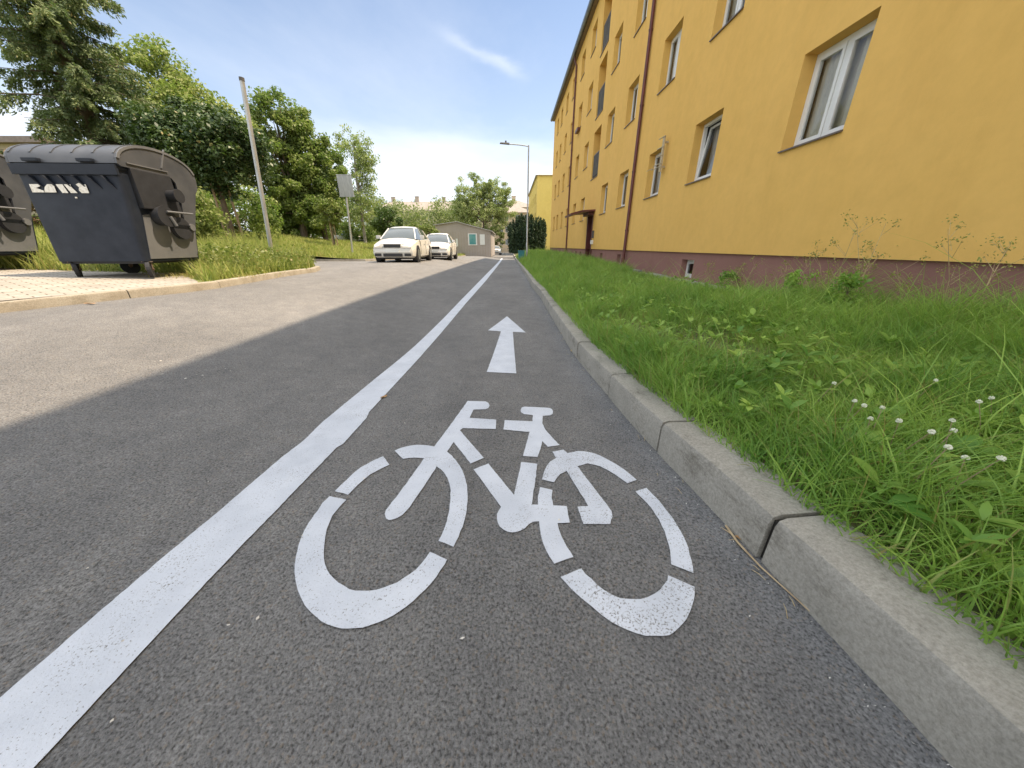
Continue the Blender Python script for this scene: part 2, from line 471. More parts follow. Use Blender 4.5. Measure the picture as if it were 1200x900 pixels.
L_grass = leaf_mat('grass_blade', (.075, .215, .035), (.40, .58, .12), .42, .5)
L_meadow = leaf_mat('meadow_blade', (.20, .26, .05), (.42, .42, .13), .35, .6)
L_spruce = leaf_mat('spruce_needles', (.06, .10, .05), (.24, .28, .12), .2, .6)
L_linden = leaf_mat('linden_leaf', (.16, .21, .05), (.34, .36, .11), .35, .5)
L_maple = leaf_mat('maple_leaf', (.022, .05, .025), (.08, .12, .04), .12, .45)
L_dark = leaf_mat('dark_leaf', (.08, .13, .04), (.26, .30, .08), .38, .5)
L_birch = leaf_mat('birch_leaf', (.20, .24, .09), (.38, .41, .17), .4, .5)
L_ball = leaf_mat('ball_tree_leaf', (.03, .06, .018), (.08, .12, .03), .2, .5)
L_light = leaf_mat('light_leaf', (.11, .15, .035), (.24, .26, .08), .3, .5)
L_far = leaf_mat('far_leaf', (.15, .18, .08), (.28, .30, .13), .3, .6)
L_cyp = leaf_mat('juniper_scale_leaf', (.018, .042, .024), (.045, .075, .035), .06, .7)
L_red = leaf_mat('reddish_leaf', (.10, .07, .03), (.20, .12, .07), .2, .6)

# ------------------------------------------------------------------ ground, road
far = np.concatenate([np.arange(-8, 6, .1), np.arange(6, 20, .25), np.arange(20, 95.1, 1.0)])
def gfar(X, Y):
    z = np.interp(Y, CY, CV)
    left = 1.9 * sstep((-X - 14) / 14)
    return z - .55 + left * sstep((Y + 30) / 20)
gx = np.concatenate([[-900, -500, -260, -150], np.arange(-100, 101, 4.), [150, 260, 500, 900]])
gy = np.concatenate([[-500, -200, -80], np.arange(-40, 121, 4.), [150, 220, 350, 600, 1200]])
sheet('ground', gy, gx, gfar, M['far_ground'], 0, 'structure', lambda y, c: c)

rc = np.concatenate([np.linspace(0, .55, 40), np.linspace(.55, 1, 70)[1:]])
road = sheet('road', far, rc, zr, M['asphalt'], 0, 'structure', lambda y, c: -11.0 * (1 - c) + (float(kx(y)) + .05) * c)

# verge and meadow on the left
vc = np.concatenate([np.linspace(0, 6, 31), np.linspace(6, 60, 40)[1:]])
vy = unique_y(np.arange(-8, 20, .25), LYs, np.arange(20, 95, 1.0))
verge = sheet('meadow', vy, vc, hv, M['meadow'], -.01, 'structure', lambda y, c: float(xl(y)) - .05 - c)

# the brick pavement the bins stand on
py_ = np.arange(-8, 6.01, .2)
pave = sheet('pavement', py_, np.linspace(0, 1, 14), hv, M['paving'], .006, 'structure',
             lambda y, c: (float(xl(y)) - .06) * (1 - c) + (float(xl(y)) - .06 - 5.6) * c * np.ones(1) + np.interp(y, [-8, 4.6, 5.9], [0, 0, -1.3]) * (1 - c))

# lawn on the right
lc = np.concatenate([np.linspace(0, .25, 12), np.linspace(.25, 1, 16)[1:]])
lawn = sheet('lawn', far, lc, hl, M['soil'], 0, 'structure', lambda y, c: (float(kx(y)) + .18) * (1 - c) + (4.62 if y < 40.6 else 14.0) * c)
# slabs along the wall
sl = MB()
y = -8.0
while y < 39:
    L_ = .98
    z = float(wallbase(y)) + .05 + random.uniform(-.008, .008)
    if 5.3 < y < 11 or random.random() < .75 or y < 5:
        w = .5 + random.uniform(-.015, .015)
        sl.box(4.57 - w, 4.57, y, y + L_ * .985, z - .12, z)
    y += 1.0
o = sl.build('wall_path', M['slab'], bevel=.008); o['kind'] = 'structure'

# ------------------------------------------------------------------ kerbs
_kg = 12.0
def kerb_run(name, pts, joints, side, hgt, wid, mat, chamfer=.022, stations_per=.1, jit=.004):
    """stones laid along a polyline of (x, y); side=+1 when the raised ground lies towards +x"""
    P = np.array(pts, float)
    seg = np.r_[0, np.cumsum(np.hypot(*np.diff(P, axis=0).T))]
    def at(s):
        return np.array([np.interp(s, seg, P[:, 0]), np.interp(s, seg, P[:, 1])])
    mb = MB()
    prof = [(0, -.12), (.0, hgt - chamfer * 1.3), (chamfer * .35, hgt - chamfer * .35), (chamfer * 1.3, hgt), (wid - .01, hgt), (wid, hgt - .01), (wid, -.12)]
    for a, b in zip(joints[:-1], joints[1:]):
        gp = .013 if a < _kg else .005; a2, b2 = a + gp, b - .0035
        n = max(2, int((b2 - a2) / stations_per) + 1)
        dj = random.uniform(-jit, jit); dz = random.uniform(-jit, jit) * .7
        rings = []
        for i in range(n):
            s = a2 + (b2 - a2) * i / (n - 1)
            e = min(i, n - 1 - i)
            p = at(s); q = at(s + .05) - at(s - .05); q = q / (np.hypot(*q) + 1e-9)
            nrm = np.array([q[1], -q[0]]) * side
            z0 = float(zr(p[0], p[1]))
            ring = []
            for (u, h) in prof:
                uu = u + dj + (.002 if e == 0 and u < .05 else 0)
                hh = h + dz - (.003 if e == 0 and h > .05 else 0)
                ring.append((p[0] + nrm[0] * uu, p[1] + nrm[1] * uu, z0 + hh))
            rings.append(ring)
        m_ = len(prof); vs = [v for r in rings for v in r]; fs = []
        for i in range(n - 1):
            for k in range(m_ - 1):
                fs.append((i * m_ + k, i * m_ + k + 1, (i + 1) * m_ + k + 1, (i + 1) * m_ + k))
        fs.append(tuple(range(m_))); fs.append(tuple(range((n - 1) * m_, n * m_))[::-1])
        mb.add(vs, fs)
    o = mb.build(name, mat, smooth=True); o['kind'] = 'structure'
    # mortar between the stones
    jm = MB()
    for a in joints[1:-1]:
        p = at(a); q = at(a + .05) - at(a - .05); q = q / (np.hypot(*q) + 1e-9); nrm = np.array([q[1], -q[0]]) * side
        z0 = float(zr(p[0], p[1])); A = p + nrm * .014; B = p + nrm * (wid - .01)
        jm.bar((A[0], A[1], z0 + hgt / 2 - .02), (B[0], B[1], z0 + hgt / 2 - .02), .026, hgt - .006)
    j = jm.build('joint', M['joint'], o)
    return o
kpts = [(float(kx(y)), y) for y in np.concatenate([np.arange(-8, 12, .1), np.arange(12, 95, .5)])]
_P = np.array(kpts); _s = np.r_[0, np.cumsum(np.hypot(*np.diff(_P, axis=0).T))]
def s_of(y): return float(np.interp(y, _P[:, 1], _s))
jy = [-8, -7, -6, -5, -4, -3, -2, -1.1, -.2, G(890, 657)[1], G(770, 530)[1]]
y = 2.05
while y < 94: jy.append(y); y += .96
kerb = kerb_run('kerb', kpts, [s_of(v) for v in jy], 1, .165, .185, M['kerb'])

lp = []
for i in range(len(LEFT) - 1):
    a, b = LEFT[i], LEFT[i + 1]; n = max(1, int(math.dist(a, b) / .4))
    for k in range(n): lp.append((a[0] + (b[0] - a[0]) * k / n, a[1] + (b[1] - a[1]) * k / n))
lp.append(LEFT[-1])
_L = np.array(lp); _ls = np.r_[0, np.cumsum(np.hypot(*np.diff(_L, axis=0).T))]
kerb_run('pavement_kerb', lp, list(np.arange(0, _ls[-1], 1.0)), -1, .095, .1, M['left_kerb'])

# ------------------------------------------------------------------ road markings (parts of the road)
def c5(l): return [(330 + a / 4.5, 550 + b / 4.5) for a, b in l]
def c6(l): return [(420 + a / 5, 460 + b / 5) for a, b in l]
def c7(l): return [(560 + a / 3, 460 + b / 3) for a, b in l]
def cA(l): return [(330 + a / 2.3077, 440 + b / 2.3077) for a, b in l]
def c8(l): return [(540 + a / 5.625, 290 + b / 5.625) for a, b in l]
SYM = [
    c5([(255, 145), (220, 180), (190, 222), (158, 265), (130, 310), (107, 358), (90, 410), (76, 460), (68, 510), (68, 555), (75, 600), (87, 645), (105, 690), (125, 725), (150, 755), (180, 783), (210, 805), (245, 825), (280, 838), (315, 844), (350, 845), (390, 844), (430, 838), (470, 827), (510, 812), (550, 795), (590, 775), (625, 754), (660, 730), (695, 700), (730, 665), (760, 637), (790, 605), (815, 573), (840, 535), (858, 508), (873, 480), (782, 440), (763, 470), (740, 500), (710, 530), (680, 555), (645, 580), (610, 600), (575, 616), (540, 628), (500, 638), (460, 645), (425, 647), (390, 645), (358, 636), (330, 620), (300, 601), (275, 580), (255, 558), (240, 530), (230, 502), (225, 470), (225, 436), (228, 400), (232, 360), (240, 320), (253, 285), (270, 250), (286, 226), (305, 205), (324, 184), (343, 165)]),
    cA([(145, 315), (160, 299), (175, 285), (195, 266), (215, 250), (245, 233), (275, 220), (292, 243), (265, 256), (240, 270), (222, 284), (205, 300), (192, 312), (180, 325)]),
    c6([(213, 345), (240, 332), (270, 322), (305, 315), (340, 310), (370, 310), (400, 312), (445, 320), (560, 165), (640, 52), (745, 55), (762, 64), (768, 78), (762, 94), (745, 101), (675, 103), (652, 152), (808, 162), (805, 217), (612, 212), (595, 225), (665, 306), (735, 387), (658, 420), (558, 293), (520, 350), (547, 373), (570, 400), (592, 430), (610, 460), (623, 495), (632, 530), (638, 565), (640, 600), (639, 645), (635, 690), (625, 740), (610, 790), (585, 850), (558, 909), (470, 874), (489, 838), (505, 800), (519, 755), (530, 710), (537, 665), (540, 620), (540, 580), (535, 540), (523, 505), (505, 475), (485, 454), (460, 437), (400, 530), (335, 625), (300, 675), (262, 720), (230, 740), (200, 750), (180, 752), (163, 742), (155, 715), (162, 692), (180, 670), (235, 600), (290, 525), (385, 390), (358, 386), (330, 385), (296, 387), (262, 393)]),
    c6([(950, 105), (957, 90), (975, 86), (1050, 89), (1120, 93), (1135, 101), (1140, 115), (1137, 129), (1122, 137), (1080, 140), (1078, 185), (1095, 220), (1136, 268), (1180, 312), (1110, 322), (1078, 288), (1066, 335), (1050, 382), (965, 375), (1003, 235), (850, 220), (857, 165), (1020, 172), (1022, 135), (970, 130), (952, 118)]),
    c7([(-15, 273), (37, 252), (127, 363), (153, 246), (209, 253), (200, 325), (189, 397), (210, 397), (212, 366), (218, 335), (262, 345), (259, 372), (265, 400), (312, 402), (323, 460), (280, 462), (285, 485), (295, 510), (313, 545), (335, 580), (268, 605), (253, 582), (240, 560), (228, 530), (220, 500), (215, 455), (197, 457), (180, 465), (165, 480), (150, 488), (135, 493), (120, 495), (104, 492), (90, 485), (77, 474), (70, 460), (66, 445), (68, 430), (73, 416), (82, 405)]),
    c7([(262, 210), (300, 203), (315, 215), (350, 208), (375, 209), (400, 213), (430, 224), (460, 240), (485, 254), (510, 270), (535, 289), (558, 310), (525, 322), (503, 305), (480, 290), (456, 275), (430, 262), (408, 256), (385, 252), (350, 262), (410, 341), (470, 420), (473, 440), (465, 465), (370, 465), (350, 403), (388, 402), (350, 340), (312, 278), (290, 290), (278, 303), (268, 318), (225, 308), (235, 275), (243, 259), (255, 245), (275, 232)]),
    c7([(553, 350), (592, 338), (622, 369), (650, 400), (676, 434), (700, 470), (722, 509), (740, 550), (750, 593), (757, 638), (678, 607), (678, 583), (675, 560), (667, 525), (655, 490), (635, 449), (610, 410), (582, 379)]),
    c7([(290, 652), (362, 622), (380, 641), (400, 660), (420, 679), (440, 695), (469, 712), (500, 725), (535, 729), (570, 728), (597, 722), (620, 710), (640, 697), (655, 680), (664, 663), (668, 645), (762, 687), (760, 714), (755, 740), (745, 771), (730, 800), (712, 824), (690, 845), (671, 855), (650, 860), (620, 861), (590, 858), (560, 851), (530, 840), (500, 826), (470, 810), (435, 785), (400, 755), (363, 725), (330, 695), (309, 673)]),
]
ARROW = c8([(305, 455), (428, 562), (343, 558), (366, 833), (171, 823), (265, 555), (180, 548)])

def paint_patch(mb, poly, off, step=.06, jit=.0022):
    pts = []
    n = len(poly)
    for i in range(n):
        a, b = Vector(poly[i]), Vector(poly[(i + 1) % n]); k = max(1, int((b - a).length / .018))
        for j in range(k):
            p = a.lerp(b, j / k)
            d = (b - a).normalized(); nn = Vector((-d.y, d.x))
            w = (mnoise.noise(Vector((p.x * 60, p.y * 60, 3.1))) + .5 * mnoise.noise(Vector((p.x * 170, p.y * 170, 1)))) * jit
            pts.append(p + nn * w)
    tris = tessellate_polygon([[Vector((p.x, p.y, 0)) for p in pts]])
    bm = bmesh.new()
    vs = [bm.verts.new((p.x, p.y, 0)) for p in pts]
    for t in tris:
        try: bm.faces.new([vs[i] for i in t])
        except ValueError: pass
    for _ in range(4):
        es = [e for e in bm.edges if e.calc_length() > step]
        if not es: break
        bmesh.ops.subdivide_edges(bm, edges=es, cuts=1)
        bmesh.ops.triangulate(bm, faces=bm.faces[:])
    bm.verts.index_update()
    zs = zr([v.co.x for v in bm.verts], [v.co.y for v in bm.verts])
    mb.add([(v.co.x, v.co.y, float(z) + off) for v, z in zip(bm.verts, zs)], [tuple(v.index for v in f.verts) for f in bm.faces])
    bm.free()

def orient_up(o):
    bm = bmesh.new(); bm.from_mesh(o.data)
    for f in bm.faces:
        if f.normal.z < 0: f.normal_flip()
    bm.to_mesh(o.data); bm.free(); return o

mb = MB()
for k in (0, 1, 2, 3, 4): paint_patch(mb, [G(*p) for p in SYM[k]], .004)
sym = orient_up(mb.build('bicycle_marking', M['paint'], road, recalc=False))
tag(sym, 'white stencilled bicycle symbol painted on the shaded lane')
mb = MB()
for k in (5, 6, 7): paint_patch(mb, [G(*p) for p in SYM[k]], .004)
orient_up(mb.build('worn_wheel', M['paint_worn'], sym, recalc=False))
mb = MB(); paint_patch(mb, [G(*p) for p in ARROW], .004, .12)
tag(orient_up(mb.build('arrow_marking', M['paint'], road, recalc=False)), 'white straight ahead arrow painted beyond the bicycle symbol')
Lf = [G(*p) for p in [(-60, 871), (0, 820), (257, 600), (330, 537), (356, 517), (377, 496), (400, 477), (440, 444), (487, 405), (520, 373), (540, 352)]]
Rt = [G(*p) for p in [(-20, 963), (42, 900), (323, 600), (395, 525), (402, 521), (430, 490), (433, 483), (473, 440), (500, 410), (530, 375), (546.5, 355)]]
Lf = [(Lf[0][0] - .02, -6)] + Lf + [(-.98, 12), (-.97, 20), (-.97, 33), (-.97, 44)]
Rt = [(Rt[0][0] - .02, -6)] + Rt + [(-.78, 12), (-.765, 20), (-.765, 33), (-.765, 44)]
ml = MB()
paint_patch(ml, Lf + Rt[::-1], .004, .3)
tag(orient_up(ml.build('lane_line', M['paint'], road, recalc=False)), 'long solid white line along the left of the bicycle lane')

# ------------------------------------------------------------------ the long ochre building
W = 4.53
YB0, YB1, ZT = -14.0, 40.0, 12.25
bld = empty('apartment_building', (W, 10, 0), 0, 'long ochre four storey apartment block with maroon plinth beside the lawn', 'building')
bld_inv = Vector((-W, -10, 0))
def bpart(mb, name, mat, parent=None, **k):
    mb.v = [(v[0] - W, v[1] - 10, v[2]) for v in mb.v]
    return mb.build(name, mat, parent or bld, **k)
SILL = [2.31, 5.1, 7.8, 10.4]
cols = []
for yy in (5.45, 8.65, 11.52, 14.66, 17.5, 22.55, 25.35, 28.45, 31.35, 34.2, 36.6):
    cols.append((yy, yy + (1.13 if yy < 30 else 1.05)))
cols += [(-3.4, -2.2), (-6.6, -5.4), (-9.6, -8.4)]
cols.append((1.0, 2.15)); 
holes = []   # (y0, y1, z0, z1, depth, type)
for ci, (a, b) in enumerate(cols):
    for fi, z in enumerate(SILL):
        if a == 1.0 and fi == 0: pass
        holes.append((a, b, z, z + (1.24 if fi < 3 else 1.15), .27, 'win'))
for z0, z1 in ((4.2, 6.35), (6.93, 9.1), (9.45, 11.5)):
    holes.append((19.75, 21.25, z0, z1, .5, 'stair'))
DOOR = (19.95, 21.15)
holes.append((DOOR[0], DOOR[1], .705, 2.42, .35, 'door'))
def facade(mb, x, ya, yb, za, zb, hs, back=True):
    ys = sorted({ya, yb} | {h[0] for h in hs} | {h[1] for h in hs}); zs = sorted({za, zb} | {h[2] for h in hs} | {h[3] for h in hs})
    for i in range(len(ys) - 1):
        for j in range(len(zs) - 1):
            cy, cz = (ys[i] + ys[i + 1]) / 2, (zs[j] + zs[j + 1]) / 2
            if any(h[0] < cy < h[1] and h[2] < cz < h[3] for h in hs): continue
            mb.quad((x, ys[i + 1], zs[j]), (x, ys[i], zs[j]), (x, ys[i], zs[j + 1]), (x, ys[i + 1], zs[j + 1]))
    for (a, b, c, d, dp, *_) in hs:
        e = x + dp
        mb.quad((x, a, c), (x, a, d), (e, a, d), (e, a, c))
        mb.quad((x, b, c), (e, b, c), (e, b, d), (x, b, d))
        mb.quad((x, a, d), (x, b, d), (e, b, d), (e, a, d))
        mb.quad((x, a, c), (e, a, c), (e, b, c), (x, b, c))
mb = MB(); facade(mb, W, YB0, YB1, .705, ZT, holes)
XB = W + 11
mb.quad((W, YB0, .705), (XB, YB0, .705), (XB, YB0, ZT), (W, YB0, ZT))
mb.quad((W, YB1, .705), (W, YB1, ZT), (XB, YB1, ZT), (XB, YB1, .705))
mb.quad((XB, YB0, .705), (XB, YB1, .705), (XB, YB1, ZT), (XB, YB0, ZT))
mb.quad((W, YB0, .705), (W, YB1, .705), (W + .05, YB1, .705), (W + .05, YB0, .705))
wall_o = bpart(mb, 'wall', M['ochre'], recalc=False)
# plinth with cellar windows
PX = W + .045
ph = [(DOOR[0], DOOR[1], -.3, .703, .31, 'door')]
for yy, ww in ((8.72, .62), (14.55, .5), (17.45, .5), (11.6, .0), (22.7, .5), (24.2, .45), (26.2, .45), (29.6, .45), (31.6, .45), (34.4, .45), (5.6, .0), (37, .45)):
    if ww: ph.append((yy, yy + ww, float(wallbase(yy)) + .085, .53, .22, 'cellar'))
mb = MB(); facade(mb, PX, YB0, YB1, -.3, .703, ph)
mb.quad((PX, YB0, -.3), (XB, YB0, -.3), (XB, YB0, .703), (PX, YB0, .703))
mb.quad((PX, YB1, -.3), (PX, YB1, .703), (XB, YB1, .703), (XB, YB1, -.3))
bpart(mb, 'plinth', M['plinth'], recalc=False)

def window(y0, y1, z0, z1, depth, style, tilt=False):
    """one window: frame > pane, sash bars, sill, curtain"""
    x = W + depth if z0 > .6 else PX + depth
    fr = MB(); w = .06; e = .003
    y0 += e; y1 -= e; z0 += e; z1 -= e
    xf0, xf1 = x - .075, x + .0
    fr.box(xf0, xf1, y0, y1, z0, z0 + w); fr.box(xf0, xf1, y0, y1, z1 - w, z1)
    fr.box(xf0, xf1, y0, y0 + w, z0 + w, z1 - w); fr.box(xf0, xf1, y1 - w, y1, z0 + w, z1 - w)
    inner = []
    if style == 'double':
        m_ = (y0 + y1) / 2
        fr.box(xf0, xf1, m_ - .035, m_ + .035, z0 + w, z1 - w)
        inner = [(y0 + w, m_ - .035), (m_ + .035, y1 - w)]
    else:
        inner = [(y0 + w, y1 - w)]
    f = bpart(fr, 'window', M['white'], bevel=.004)
    sash = MB(); pn = MB()
    for i, (a, b) in enumerate(inner):
        s = .05 if style != 'cellar' else .03
        a2, b2, c2, d2 = a + .004, b - .004, z0 + w + .004, z1 - w - .004
        tl = .14 if (tilt and i == 0) else 0
        def Q(y, z, dx): return (xf0 + dx + tl * (z - c2) / (d2 - c2), y, z)
        for (ya, yb, za, zb) in ((a2, b2, c2, c2 + s), (a2, b2, d2 - s, d2), (a2, a2 + s, c2 + s, d2 - s), (b2 - s, b2, c2 + s, d2 - s)):
            vs = [Q(ya, za, -.012), Q(ya, za, .04), Q(yb, za, .04), Q(yb, za, -.012), Q(ya, zb, -.012), Q(ya, zb, .04), Q(yb, zb, .04), Q(yb, zb, -.012)]
            sash.add(vs, [(0, 3, 2, 1), (4, 5, 6, 7), (0, 1, 5, 4), (1, 2, 6, 5), (2, 3, 7, 6), (3, 0, 4, 7)])
        pn.quad(Q(b2 - s, c2 + s, .014), Q(a2 + s, c2 + s, .014), Q(a2 + s, d2 - s, .014), Q(b2 - s, d2 - s, .014))
    mesh_s = bpart(sash, 'sash', M['white'], f); bpart(pn, 'pane', M['glass'], f, recalc=False)
    # sill
    if style != 'cellar':
        sm = MB()
        x0 = W - .035
        sm.add([(x0, y0 - .01, z0 - .03), (xf0, y0 - .01, z0 + .012), (xf0, y1 + .01, z0 + .012), (x0, y1 + .01, z0 - .03),
                (x0, y0 - .01, z0 - .008), (xf0, y0 - .01, z0 + .028), (xf0, y1 + .01, z0 + .028), (x0, y1 + .01, z0 - .008)],
               [(0, 3, 2, 1), (4, 5, 6, 7), (0, 1, 5, 4), (1, 2, 6, 5), (2, 3, 7, 6), (3, 0, 4, 7)])
        bpart(sm, 'sill', M['sillm'], f)
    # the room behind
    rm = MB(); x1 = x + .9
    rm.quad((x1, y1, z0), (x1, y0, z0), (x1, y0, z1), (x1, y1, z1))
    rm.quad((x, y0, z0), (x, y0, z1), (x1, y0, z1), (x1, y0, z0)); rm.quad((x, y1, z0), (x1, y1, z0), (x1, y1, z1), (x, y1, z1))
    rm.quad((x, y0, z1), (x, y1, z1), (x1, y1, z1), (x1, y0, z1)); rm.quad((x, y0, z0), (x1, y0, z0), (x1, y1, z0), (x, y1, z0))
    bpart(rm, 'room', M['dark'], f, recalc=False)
    if style != 'cellar':
        cm = MB(); n = 40; xa = x + .05 + (.16 if tilt else 0)
        k = random.random()
        ranges = [(y0, y0 + (y1 - y0) * .34), (y0 + (y1 - y0) * .68, y1)] if k < .5 and not (y0 < 6 and z0 < 3) else [(y0, y1)]
        for (a, b) in ranges:
            for i in range(n):
                u0 = a + (b - a) * i / n; u1 = a + (b - a) * (i + 1) / n
                d0 = .02 * math.sin(i * 1.15); d1 = .02 * math.sin((i + 1) * 1.15)
                zb = z0 + .02
                cm.quad((xa + d1, u1, zb), (xa + d0, u0, zb), (xa + d0, u0, z1), (xa + d1, u1, z1))
        bpart(cm, 'curtain', M['blind'] if (abs(y0 - 5.45) < .05 and z0 < 3) else M['curtain'], f, recalc=False)
    return f
for (a, b, c, d, dp, t) in holes:
    if t == 'win':
        f = window(a, b, c, d, dp, 'double' if (b - a > 1.1 and (a < 8 or c > 3)) or a == 5.45 else 'single', tilt=(abs(a - 8.65) < .01 and c < 3))
        if a == 5.45 and c < 3: f['label'] = 'two sash white window nearest the camera'
        if abs(a - 8.65) < .01 and c < 3: f['label'] = 'white window tilted open with net curtain'
for h in ph:
    if h[5] == 'cellar': 
        f = window(h[0], h[1], h[2], h[3], h[4], 'cellar')
        f['label'] = 'small cellar window in the maroon plinth'
# stairwell loggias
for (a, b, c, d, dp, t) in holes:
    if t != 'stair': continue
    x = W + dp
    mb = MB(); mb.quad((x, b, c), (x, a, c), (x, a, d), (x, b, d)); lw = bpart(mb, 'loggia', M['ochre'], recalc=False)
    mb = MB(); mb.box(W + .06, W + .11, a + .02, b - .02, c + .12, c + 1.08)
    for k in range(9): mb.box(W + .05, W + .06, a + .04 + k * (b - a - .08) / 9, a + .05 + k * (b - a - .08) / 9, c + .12, c + 1.08)
    bpart(mb, 'railing_panel', M['balcony'], lw)
    mb = MB(); mb.bar((W + .08, a + .01, c + 1.12), (W + .08, b - .01, c + 1.12), .05, .04); mb.bar((W + .08, a + .01, c + .06), (W + .08, b - .01, c + .06), .03, .03)
    bpart(mb, 'handrail', M['sillm'], lw)
    mb = MB(); mb.box(x - .03, x - .002, a + .3, b - .3, c + .9, d - .15); bpart(mb, 'stair_window', M['balcony'], lw)
    mb = MB(); mb.box(W - .035, W + .06, a - .01, b + .01, c - .03, c + .0); bpart(mb, 'sill', M['sillm'], lw)
# door
mb = MB(); xd = W + .3
mb.box(xd, xd + .05, DOOR[0] + .004, DOOR[1] - .004, .12, 2.415)
for z0, z1 in ((.25, .95), (1.1, 1.95)): mb.box(xd - .012, xd, DOOR[0] + .14, DOOR[1] - .14, z0, z1)
dr = bpart(mb, 'door', M['maroon'], bevel=.004)
mb = MB(); mb.tube([(xd - .05, DOOR[0] + .1, 1.02), (xd - .05, DOOR[0] + .1, 1.28)], .014); mb.box(xd - .05, xd, DOOR[0] + .09, DOOR[0] + .11, 1.03, 1.05); mb.box(xd - .05, xd, DOOR[0] + .09, DOOR[0] + .11, 1.25, 1.27)
bpart(mb, 'handle', M['rim'], dr)
mb = MB()
mb.box(W - .02, xd, DOOR[0] - .12, DOOR[0] - .002, .1, 2.46); mb.box(W - .02, xd, DOOR[1] + .002, DOOR[1] + .12, .1, 2.46)
mb.box(W - .02, xd, DOOR[0] + .002, DOOR[0] + .03, .1, 2.41); mb.box(W - .02, xd, DOOR[1] - .03, DOOR[1] - .002, .1, 2.41); mb.box(W - .02, xd, DOOR[0] + .031, DOOR[1] - .031, 2.38, 2.41)
bpart(mb, 'door_surround', M['maroon'], dr)
mb = MB(); mb.box(W - .45, W + .3, DOOR[0] - .2, DOOR[1] + .2, -.25, .115); bpart(mb, 'doorstep', M['slab'], dr, bevel=.01)
mb = MB()
cz = 2.47
prof = [(W - 1.25, cz - .12), (W - 1.28, cz - .02), (W - .7, cz + .12), (W, cz + .16), (W, cz + .08), (W - .7, cz + .04), (W - 1.2, cz - .1)]
mb.prism(prof, 'y', DOOR[0] - .45, DOOR[1] + .45)
mb.box(W - .28, W, DOOR[0] - .14, DOOR[1] + .14, cz - .07, cz + .06)
bpart(mb, 'canopy', M['maroon'])
mb = MB(); mb.box(W - .05, W, DOOR[0] - .55, DOOR[0] - .32, 1.25, 1.62); bpart(mb, 'intercom', M['balcony'], bevel=.01)
mb = MB(); mb.box(W - .12, W, DOOR[0] - .52, DOOR[0] - .34, .95, 1.15); bpart(mb, 'notice_box', M['white'], bevel=.01)
# downpipes
for yy in (13.82, 28.05):
    mb = MB(); mb.tube([(W - .2, yy, ZT - .05), (W - .2, yy, ZT - .2), (W - .075, yy, ZT - .5), (W - .075, yy, .45), (W - .09, yy, .3), (W - .09, yy, -.2)], [.055] * 4 + [.06, .06], 12)
    for z in np.arange(1.4, 12, 1.9): mb.tube([(W - .075, yy, z - .02), (W - .075, yy, z + .02)], .066, 12)
    dpipe = bpart(mb, 'downpipe', M['maroon'], smooth=True)
# gutter and roof
mb = MB()
g = [(W - .40, ZT + .15), (W - .40, ZT + .02), (W - .33, ZT - .05), (W - .26, ZT - .05), (W - .22, ZT + .0), (W - .22, ZT + .15)]
mb.prism(g, 'y', YB0 - .2, YB1 + .25); bpart(mb, 'gutter', M['gutter'])
mb = MB(); mb.box(W - .215, W, YB0 - .1, YB1 + .15, ZT - .06, ZT + .06); bpart(mb, 'soffit', M['sillm'])
mb = MB(); xm = W + 5.5
for (a, b) in ((W - .35, xm), (XB + .35, xm)):
    z0, z1 = ZT + .12, ZT + 2.4
    mb.add([(a, YB0 - .2, z0), (a, YB1 + .2, z0), (b, YB1 - 4, z1), (b, YB0 + 4, z1), (a, YB0 - .2, z0 - .06), (a, YB1 + .2, z0 - .06), (b, YB1 - 4, z1 - .06), (b, YB0 + 4, z1 - .06)],
           [(0, 1, 2, 3), (7, 6, 5, 4), (0, 4, 5, 1)])
mb.add([(W - .35, YB1 + .2, ZT + .12), (XB + .35, YB1 + .2, ZT + .12), (xm, YB1 - 4, ZT + 2.4)], [(0, 1, 2)])
mb.add([(W - .35, YB0 - .2, ZT + .12), (XB + .35, YB0 - .2, ZT + .12), (xm, YB0 + 4, ZT + 2.4)], [(0, 2, 1)])
bpart(mb, 'roof', M['roofing'], recalc=False)
# flower box with laundry bundle under one window of the third storey
mb = MB(); mb.box(W - .2, W - .01, 25.5, 26.35, 7.62, 7.78); fb = bpart(mb, 'window_box', M['maroon'], bevel=.01)
tag(fb, 'dark red planter box under a third storey window')

# antenna on the wall beside the fourth window
an = empty('wall_antenna', (W, 11.3, 2.6), 0, 'rusty rake shaped aerial bolted to the ochre wall above a ground floor window', 'antenna')
mb = MB(); mb.box(-.15, -.11, -.05, .05, .25, 1.12); mb.box(-.12, .0, -.02, .02, .35, .4); mb.box(-.12, .0, -.02, .02, .95, 1.0)
mb.build('mast', M['rust'], an)
mb = MB()
for z, l in ((1.1, .34), (.86, .38), (.66, .34), (.46, .5), (.38, .6)):
    mb.tube([(-.15, -.1, z), (-.15, l, z + .02)], .013, 6)
mb.tube([(-.15, .34, .38), (-.3, .34, .36)], .008, 6); mb.tube([(-.3, .1, .36), (-.3, .6, .37)], .008, 6)
mb.build('rod', M['rust'], an)

